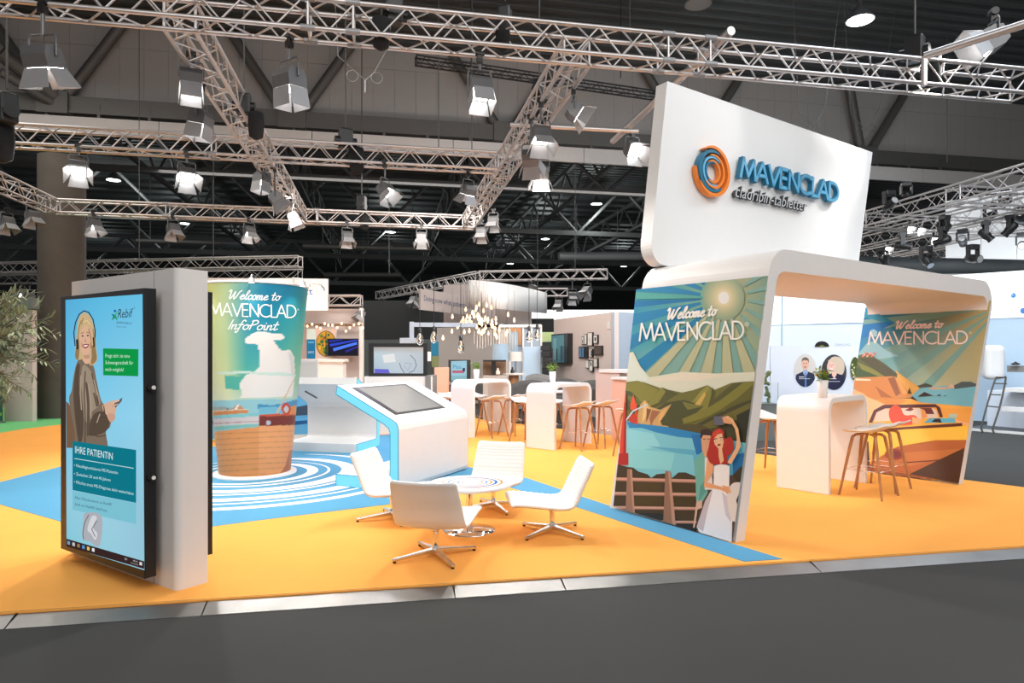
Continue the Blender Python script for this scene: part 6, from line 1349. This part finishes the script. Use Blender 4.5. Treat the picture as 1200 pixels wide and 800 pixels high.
K = lambda x0, x1, y0, y1, s=0: ((600 + x0 / 8, 370 + (y0 + s) / 8, 370 + (y1 - s * .3) / 8), (600 + x1 / 8, 370 + y0 / 8, 370 + y1 / 8))
W1 = (226, 222, 216)
wall_frame('teal_picture', 'large upright teal picture with thick black frame on the blush wall', K(412, 570, 165, 448, 8), [(0, 0, 1, 1, (90, 150, 164)), (.1, .1, .3, .9, (120, 176, 186)), (.55, 0, .8, .6, (70, 120, 140)), (.3, .05, .38, .5, (40, 60, 70)), (.62, .05, .68, .6, (50, 60, 66)), (.8, 0, 1, 1, (60, 70, 80))], .14, rim=2)
FRS = [('small narrow picture with dark motif, leftmost in the top row', 666, 688, 193, 270, [(0, 0, 1, 1, W1), (.3, .1, .7, .6, (60, 60, 60))]), ('narrow white picture, second in the top row', 690, 717, 170, 270, [(0, 0, 1, 1, W1)]), ('tallest white picture in the middle of the top row', 722, 768, 155, 283, [(0, 0, 1, 1, W1), (.3, .3, .6, .6, (200, 196, 190))]), ('small picture with a dark portrait, rightmost in the top row', 778, 815, 178, 260, [(0, 0, 1, 1, W1), (.25, .25, .75, .75, (70, 66, 64))]),
 ('picture with blue left half in the middle row', 640, 720, 288, 397, [(0, 0, 1, 1, (30, 30, 34)), (.05, .05, .6, .95, (96, 140, 180)), (.3, .1, .45, .9, (60, 84, 110))]), ('small white picture in the middle row', 738, 768, 308, 388, [(0, 0, 1, 1, W1), (.5, .1, 1, .9, (90, 86, 84))]), ('dark brown picture at the right of the middle row', 782, 858, 280, 370, [(0, 0, 1, 1, (72, 60, 56)), (.1, .1, .9, .9, (84, 70, 64))]),
 ('small white picture, left in the bottom row', 702, 735, 412, 492, [(0, 0, 1, 1, W1)]), ('narrow picture hanging lowest in the bottom row', 738, 772, 418, 522, [(0, 0, 1, 1, W1), (.3, .5, .7, .9, (80, 80, 80))]), ('white picture, right in the bottom row', 778, 815, 396, 482, [(0, 0, 1, 1, W1), (.3, .2, .6, .6, (206, 200, 196))])]
for lb, x0, x1, y0, y1, cc in FRS: wall_frame('framed_picture', lb + ' of the blush wall', K(x0, x1, y0, y1), cc, .045)
wall_frame('wall_notice', 'small pale notice at the upper right of the blush wall', K(894, 928, 50, 125), [(0, 0, 1, 1, (226, 214, 210)), (.2, .5, .8, .8, (206, 220, 226))], .015, 'pink', .5, 'notices on the blush wall')
# armchairs and low counters
def armchair(label, px, d, rz, m_, sc=1.0):
    o = stand('armchair', label, 'armchair', px, d); c = o.location; o.rotation_euler = (0, 0, rz); o.scale = (sc,) * 3
    g = []
    for i in range(13):
        a = math.radians(-30 + 240 * i / 12); row = []
        hh = .72 + .12 * max(0, math.sin(a))
        for j in range(5):
            t = j / 4; r = .26 + .10 * t; row.append((r * math.cos(a), -r * math.sin(a) , .40 + (hh - .40) * t))
        g.append(row)
    MB().sheet(g).build('back_shell', M[m_], o, True, solid=.035)
    MB().lathe([(.05, .38), (.27, .39), (.29, .43), (.25, .47), (.02, .48)], 18).build('seat', M[m_], o, True)
    for k in range(4):
        a = PI / 4 + k * PI / 2; MB().tube((.16 * math.cos(a), .16 * math.sin(a), .38), (.26 * math.cos(a), .26 * math.sin(a), -.05), .014, n=6).build('leg', M['wood'], o, True)
armchair('dark slim armchair left behind the middle high table', 617, 14.6, 2.6, 'darkgrey', 1.12); armchair('grey round-backed armchair behind the middle high table', 636, 17.0, 3.3, 'midgrey', 1.2); armchair('dark armchair right of the plant behind the middle high table', 686, 14.6, 2.2, 'darkgrey', 1.12); armchair('charcoal armchair seen through the pot plant on the middle table', 660, 15.8, 3.0, 'darkgrey', 1.12); armchair('dark low armchair behind the left high table', 556, 16.6, 3.1, 'darkgrey', 1.0)
dt = stand('dining_table', 'thin white table between the far armchairs', 'table', 650, 13.9); q = dt.location
b = MB(); b.box((q.x, q.y, .735), (.8, .5, .03)); b.build('table_top', M['white'], dt)
for sx in (-.36, .36):
    for sy in (-.2, .2): b = MB(); b.tube((q.x + sx, q.y + sy, -.05), (q.x + sx, q.y + sy, .72), .018, n=6); b.build('leg', M['chrome'], dt)
c1 = stand('reception_counter', 'blush counter with pale top left of the arch mural', 'counter', 712, 12.6); wallseg('front', 0, 0, 698, 12.9, 726, 12.3, -.05, zat(436, 12.6), M['pink'], .5, parent=c1); wallseg('counter_top', 0, 0, 702, 12.75, 729, 12.2, zat(436.5, 12.5), zat(433, 12.5), M['white'], .6, parent=c1)
c2 = stand('reception_counter', 'nearer beige counter right beside the arch mural', 'counter', 728, 11.6); wallseg('front', 0, 0, 717, 11.7, 745, 11.2, -.05, zat(444.5, 11.6), M['salmon'], .5, parent=c2); wallseg('counter_top', 0, 0, 716, 11.65, 746, 11.1, zat(444.5, 11.5), zat(442, 11.5), M['white'], .6, parent=c2)
# white-blue glowing band far behind
o, a, n = wallseg('backlit_wall', 'glowing white and pale blue wall top far behind the blush wall', 'lightwall', 612, 34, 770, 34, 2.6, zat(363, 34), M['backlit'], .1)
# ================================================================== RIGHT STAND
rw = stand('backlit_wall', 'large white stand wall glowing at the top and pale blue below, behind the arch', 'lightwall', 1050, 17)
_, a, n = wallseg('lower_panel', 0, 0, 840, 20, 1330, 13.8, -.05, 2.36, M['paleblue'], .15, parent=rw); wallseg('glowing_panel', 0, 0, 840, 19.95, 1330, 13.75, 2.36, 3.42, M['backlit'], .15, parent=rw)
pp = Print(a, n, base=.10); pp.disc((1187.5, 346), 3.3, 3.0, (90, 150, 220), 16); pp.disc((1199, 364), 3.6, 3.6, (70, 140, 220), 16); pp.disc((1186, 345), 1.5, 1.3, (170, 206, 240), 10); pp.build('bubble_print', rw)
hd = MB(); g_ = []; hb_ = []
for i in range(31):
    t = i / 30; pxx = 1000 + 330 * t; d = 17.6 - 4.6 * t + .9 * math.sin(PI * min(1, t * 1.2)); q = D(pxx, HY, d); g_.append([(q.x, q.y, zat(312 + 15 * math.exp(-((pxx - 1140) / 60) ** 2) if 0 else 322 - 4 * t, d)), (q.x, q.y, zat(300 + 7 * t, d))])
hd.sheet(g_); tag(hd.build('dark_header', M['band'], solid=.06), 'dark curved header band above the glowing white wall', 'banner')
fb_ = stand('white_canopy', 'white fabric canopy cube above the dark header at the right edge', 'banner', 1160, 19)
for k in range(4): wallseg('fabric_panel', 0, 0, 1108 + k * 42, 19.5 - k * .6, 1149.5 + k * 42, 18.95 - k * .6, zat(310, 18.5), zat(226, 18.5), M['signwhite'], .05, parent=fb_)
l = area('canopy_light', D(1165, 300, 16.6), (3, 1), 70, (.85, .93, 1), D(1165, 255, 18.6))
# portrait counter panel
pb_ = stand('portrait_panel', 'pale lilac panel with round portraits behind the high table under the arch', 'panel', 960, 12.6)
_, a, n = wallseg('panel', 0, 0, 903, 12.7, 1032, 12.2, -.05, zat(405, 12.5), M['lilac'], .12, parent=pb_)
wallseg('glass_screen', 0, 0, 868, 14.6, 1032, 13.4, -.05, zat(381, 14), M['lilac'], .04, parent=pb_)
for k, px in enumerate((917.5,)): wallseg('glass_post', 0, 0, px - .8, 12.9, px + .8, 12.9, zat(405, 12.9), zat(343, 12.9), M['paleblue'], .05, parent=pb_)
pp = Print(a, n, base=.004); pp.crop(880, 320, 5)
def portrait(cx, cy, rx, ry, bg, hair, suit, skin, woman):
    pp.disc((cx, cy), rx, ry, bg, 32); old = pp.step
    def cl(pts, col):                                     # keep inside the disc
        disc = [(cx + rx * .99 * math.cos(2 * PI * k / 28), cy + ry * .99 * math.sin(2 * PI * k / 28)) for k in range(28)]
        q_ = clip_poly(pts, disc)
        if len(q_) > 2: pp.poly(q_, col)
    if woman:
        cl(sm([(cx - 40, cy - 40), (cx - 10, cy - 88), (cx + 40, cy - 84), (cx + 62, cy - 40), (cx + 52, cy + 10), (cx + 10, cy + 20), (cx - 30, cy + 6)]), hair)
        cl([(cx + rx, cy - 20), (cx + rx * .5, cy - ry), (cx + rx, cy - ry)], (180, 170, 160))
    cl([(cx - rx, cy + ry), (cx - rx * .8, cy + 24), (cx - 14, cy + 6), (cx + 16, cy + 6), (cx + rx * .8, cy + 20), (cx + rx, cy + ry)], suit)
    cl([(cx - 12, cy - 4), (cx + 14, cy - 4), (cx + 16, cy + 14), (cx + 2, cy + 40), (cx - 12, cy + 16)], (150, 170, 206) if not woman else skin)
    if not woman: cl([(cx - 2, cy + 14), (cx + 6, cy + 14), (cx + 8, cy + ry), (cx - 2, cy + ry)], (90, 130, 190))
    fx, fy = cx + (-14 if woman else 0), cy - 38
    cl(arc(fx, fy, 22, 34, 0, 360, 22), skin)
    cl([(fx - 22, fy - 10), (fx - 18, fy - 32), (fx, fy - 42), (fx + 20, fy - 32), (fx + 23, fy - 6), (fx + 12, fy - 22), (fx - 12, fy - 22)], hair)
    cl([(fx - 12, fy - 6), (fx - 5, fy - 7), (fx - 5, fy - 3), (fx - 12, fy - 2)], (90, 70, 66)); cl([(fx + 5, fy - 7), (fx + 12, fy - 6), (fx + 12, fy - 2), (fx + 5, fy - 3)], (90, 70, 66)); cl([(fx - 2, fy - 2), (fx + 2, fy - 2), (fx + 3, fy + 8), (fx - 3, fy + 8)], (206, 150, 130)); cl([(fx - 10, fy + 15), (fx + 10, fy + 15), (fx + 5, fy + 21), (fx - 5, fy + 21)], (244, 236, 232) if woman else (170, 100, 96))
portrait(318, 570, 66, 98, (206, 204, 200), (110, 96, 86), (40, 50, 76), (222, 180, 160), False)
portrait(486, 580, 74, 104, (60, 60, 64), (206, 188, 168), (36, 40, 66), (234, 190, 176), True)
pp.line([(282, 608), (312, 608)], 4, (230, 230, 240)); pp.line([(282, 618), (346, 618)], 3, (200, 206, 220)); pp.line([(462, 618), (500, 618)], 4, (230, 230, 240)); pp.line([(456, 634), (520, 634)], 3, (200, 206, 220))
pp.poly(arc(416, 430, 42, 32, 180, 360, 16), (24, 24, 22)); pp.poly(arc(416, 430, 14, 10, 180, 360, 10), (120, 130, 60))
pp.disc((610, 560), 28, 70, (70, 84, 40), 18); [pp.disc((600 + random.uniform(-12, 14), 530 + i * 6), 5, 5, random.choice([(200, 206, 110), (226, 226, 200), (110, 130, 60)]), 7) for i in range(14)]
pp.text('DIALOG', (494, 424), (580, 424), 12, (120, 126, 140)); pp.build('portrait_print', pb_)
# glass vitrine with greenery behind the left rim
vt = stand('glass_vitrine', 'low glass vitrine with greenery behind the left post of the arch', 'cabinet', 898, 12.0)
wallseg('base', 0, 0, 884, 12.0, 912, 12.0, -.05, .62, M['greygreen'], .4, parent=vt); wallseg('glass_front', 0, 0, 884, 11.95, 912, 11.95, .62, 1.0, M['clear'], .02, parent=vt)
b = MB()
for i in range(24): q = D(899 + random.uniform(-3, 3), 432 + random.uniform(0, 42), 12.2); b.ball(q, .035, 6, 4)
b.build('greenery', M['leaf'], vt)
# white counter block, ladder-like stool at far right
cb = stand('reception_counter', 'white counter block at the right edge behind the wire stool', 'counter', 1195, 13.2)
wallseg('front', 0, 0, 1157, 14.2, 1300, 12.4, -.05, zat(459, 13.6), M['lilac'], .6, parent=cb); wallseg('counter_top', 0, 0, 1174, 13.6, 1300, 12.1, zat(460, 13.2), zat(455.5, 13.2), M['white'], .7, parent=cb); wallseg('plinth', 0, 0, 1174, 13.3, 1300, 12.0, zat(483, 13.0), zat(478, 13.0), M['white'], .2, parent=cb)
b = MB(); qa = D(1155, HY, 14.6); qb = D(1180, HY, 14.5)
b.slab(qa, qb, zat(445, 14.5), zat(404, 14.5), .3); tag(b.build('rounded_panel', M['white'], bevel=.12, seg=4), 'white block with rounded corners above the wire stool', 'panel')
wallseg('shelf_board', 'grey shelf strip on the right stand wall', 'shelf', 1180, 13.9, 1300, 12.6, zat(436, 13.6), zat(428.5, 13.6), M['midgrey'], .3)
b = MB(); q = D(1190, 427.5, 13.7); b.lathe([(.05, 0), (.09, .02), (.03, .05), (.015, .07)], 14, q); tag(b.build('dark_bowl', M['black']), 'small dark object on the grey shelf strip at the right edge', 'bowl')
ws = stand('wire_stool', 'tall thin dark metal ladder-like stool at the right edge', 'bar stool', 1165, 13.2)
L_ = lambda px, py, d: D(px, py, d)
t = MB(); t.path(catmull([L_(1149.5, 501.5, 13.2), L_(1158, 470, 13.2), L_(1166.5, 444, 13.2), L_(1169, 442.3, 13.2), L_(1176, 442.3, 13.1), L_(1178.5, 444, 13.1), L_(1172, 475, 13.1), L_(1163, 503, 13.1)], 5), .017, 6); t.build('frame', M['steel'], ws)
for (xa, ya), (xb, yb) in (((1165, 449), (1180, 449.5)), ((1160, 462), (1173, 462.5)), ((1157, 475.5), (1171, 477))): t = MB(); t.tube(L_(xa, ya, 13.2), L_(xb, yb, 13.1), .014, n=6); t.build('rung', M['steel'], ws)
t = MB(); t.tube(L_(1149.5, 501.5, 13.2), D(1152, HY, 13.2) - Vector((0, 0, H + .05)), .017, n=6); t.tube(L_(1163, 503, 13.1), D(1165, HY, 13.1) - Vector((0, 0, H + .05)), .017, n=6); t.build('foot', M['steel'], ws)
er_ = MB(); qa, qb = F(1128, 503.5, -.05), F(1330, 520, -.05); er_.slab(qa, qb, -.05, -.01, 3.4); tag(er_.build('stand_platform', M['band']), 'grey platform floor of the right stand edged in white', 'platform')
e2 = MB(); e2.slab(qa, qb, -.052, -.004, .08, .02); tag(e2.build('edge_strip', M['white']), 'white edge strip of the platform at the right', 'ramp strip')
# ================================================================== OLIVE TREE at the left edge
oc_ = D(-48, 410, 8.1)
ol = thing('olive_tree', 'olive tree with narrow grey-green leaves at the left edge', 'tree', (oc_.x, oc_.y, -.0))
b = MB(); b.path(catmull([Vector((oc_.x, oc_.y, .4)), Vector((oc_.x + .04, oc_.y, .8)), Vector((oc_.x - .03, oc_.y + .03, 1.2)), Vector((oc_.x, oc_.y, 1.6))], 5), .045, 8); b.build('trunk', M['bark'], ol)
b = MB(); b.lathe([(.2, 0), (.27, .45), (.25, .45), (.22, .40)], 24, (oc_.x, oc_.y, 0)); b.build('pot', M['band'], ol); b = MB(); b.lathe([(.225, .39), (.23, .405)], 20, (oc_.x, oc_.y, 0)); b.build('soil', M['bark'], ol)
lm = MB(); lm.add([(0, 0, 0), (.009, .03, .002), (.007, .07, 0), (0, .095, -.004), (-.007, .07, 0), (-.009, .03, .002), (0, .04, -.004)], [(0, 1, 6), (1, 2, 6), (2, 3, 6), (3, 4, 6), (4, 5, 6), (5, 0, 6)])
lmA = lm.build('leaf', M['leaf'], mesh_only=True); lmB = meshcopy(lmA, M['leafpale'])
br_ = MB(); rest = MB(); cnt = 0; Rg = Vector((CA, -SA, 0)); Fg = Vector((SA, CA, 0)); I_ = wm(ol).inverted()
tips = [(46, 357), (50, 382), (70, 391), (72, 427), (40, 440), (55, 408), (35, 460), (20, 352), (10, 345), (28, 365), (60, 372), (15, 450), (48, 420), (5, 470), (30, 400)] + [(random.uniform(-90, 40), random.uniform(338, 470)) for _ in range(84)]
for ti_, (tx, ty) in enumerate(tips):
    d = 8.1 + random.uniform(-.45, .45); tip = D(tx, ty, d); base = oc_ + Vector((random.uniform(-.1, .1), random.uniform(-.1, .1), random.uniform(-.35, .12)))
    mid = base.lerp(tip, .55) + Vector((0, 0, .06)); pts = catmull([base, mid, tip], 6); br_.path(pts, [.010 - .0075 * i / (len(pts) - 1) for i in range(len(pts))], 5)
    for k in range(34):
        t = .2 + .8 * k / 33; i = min(len(pts) - 2, int(t * (len(pts) - 1))); q = pts[i].lerp(pts[i + 1], t * (len(pts) - 1) - i); dr = (pts[i + 1] - pts[i]).normalized()
        sd = Vector((random.uniform(-1, 1), random.uniform(-1, 1), random.uniform(-1, 1))); sd = (sd - dr * sd.dot(dr)).normalized(); ld = (dr * .75 + sd * .8).normalized()
        rot = ld.to_track_quat('Y', 'Z').to_euler(); sc = random.uniform(1.0, 1.7)
        if cnt < 295 and tx > 0 and k % 2:
            x = inst('leaf', lmA if random.random() < .55 else lmB, ol, I_ @ q, rot); x.scale = (sc,) * 3; cnt += 1
        else:
            T = Matrix.Translation(q) @ rot.to_matrix().to_4x4() @ Matrix.Scale(sc, 4); rest.add([v.co for v in lmA.vertices], [tuple(f.vertices) for f in lmA.polygons], None, False, T)
br_.build('branches', M['bark'], ol); tag(rest.build('foliage', M['leafpale'], ol), kind='stuff')
for o in COL.objects:
    if '_k' in o: del o['_k']
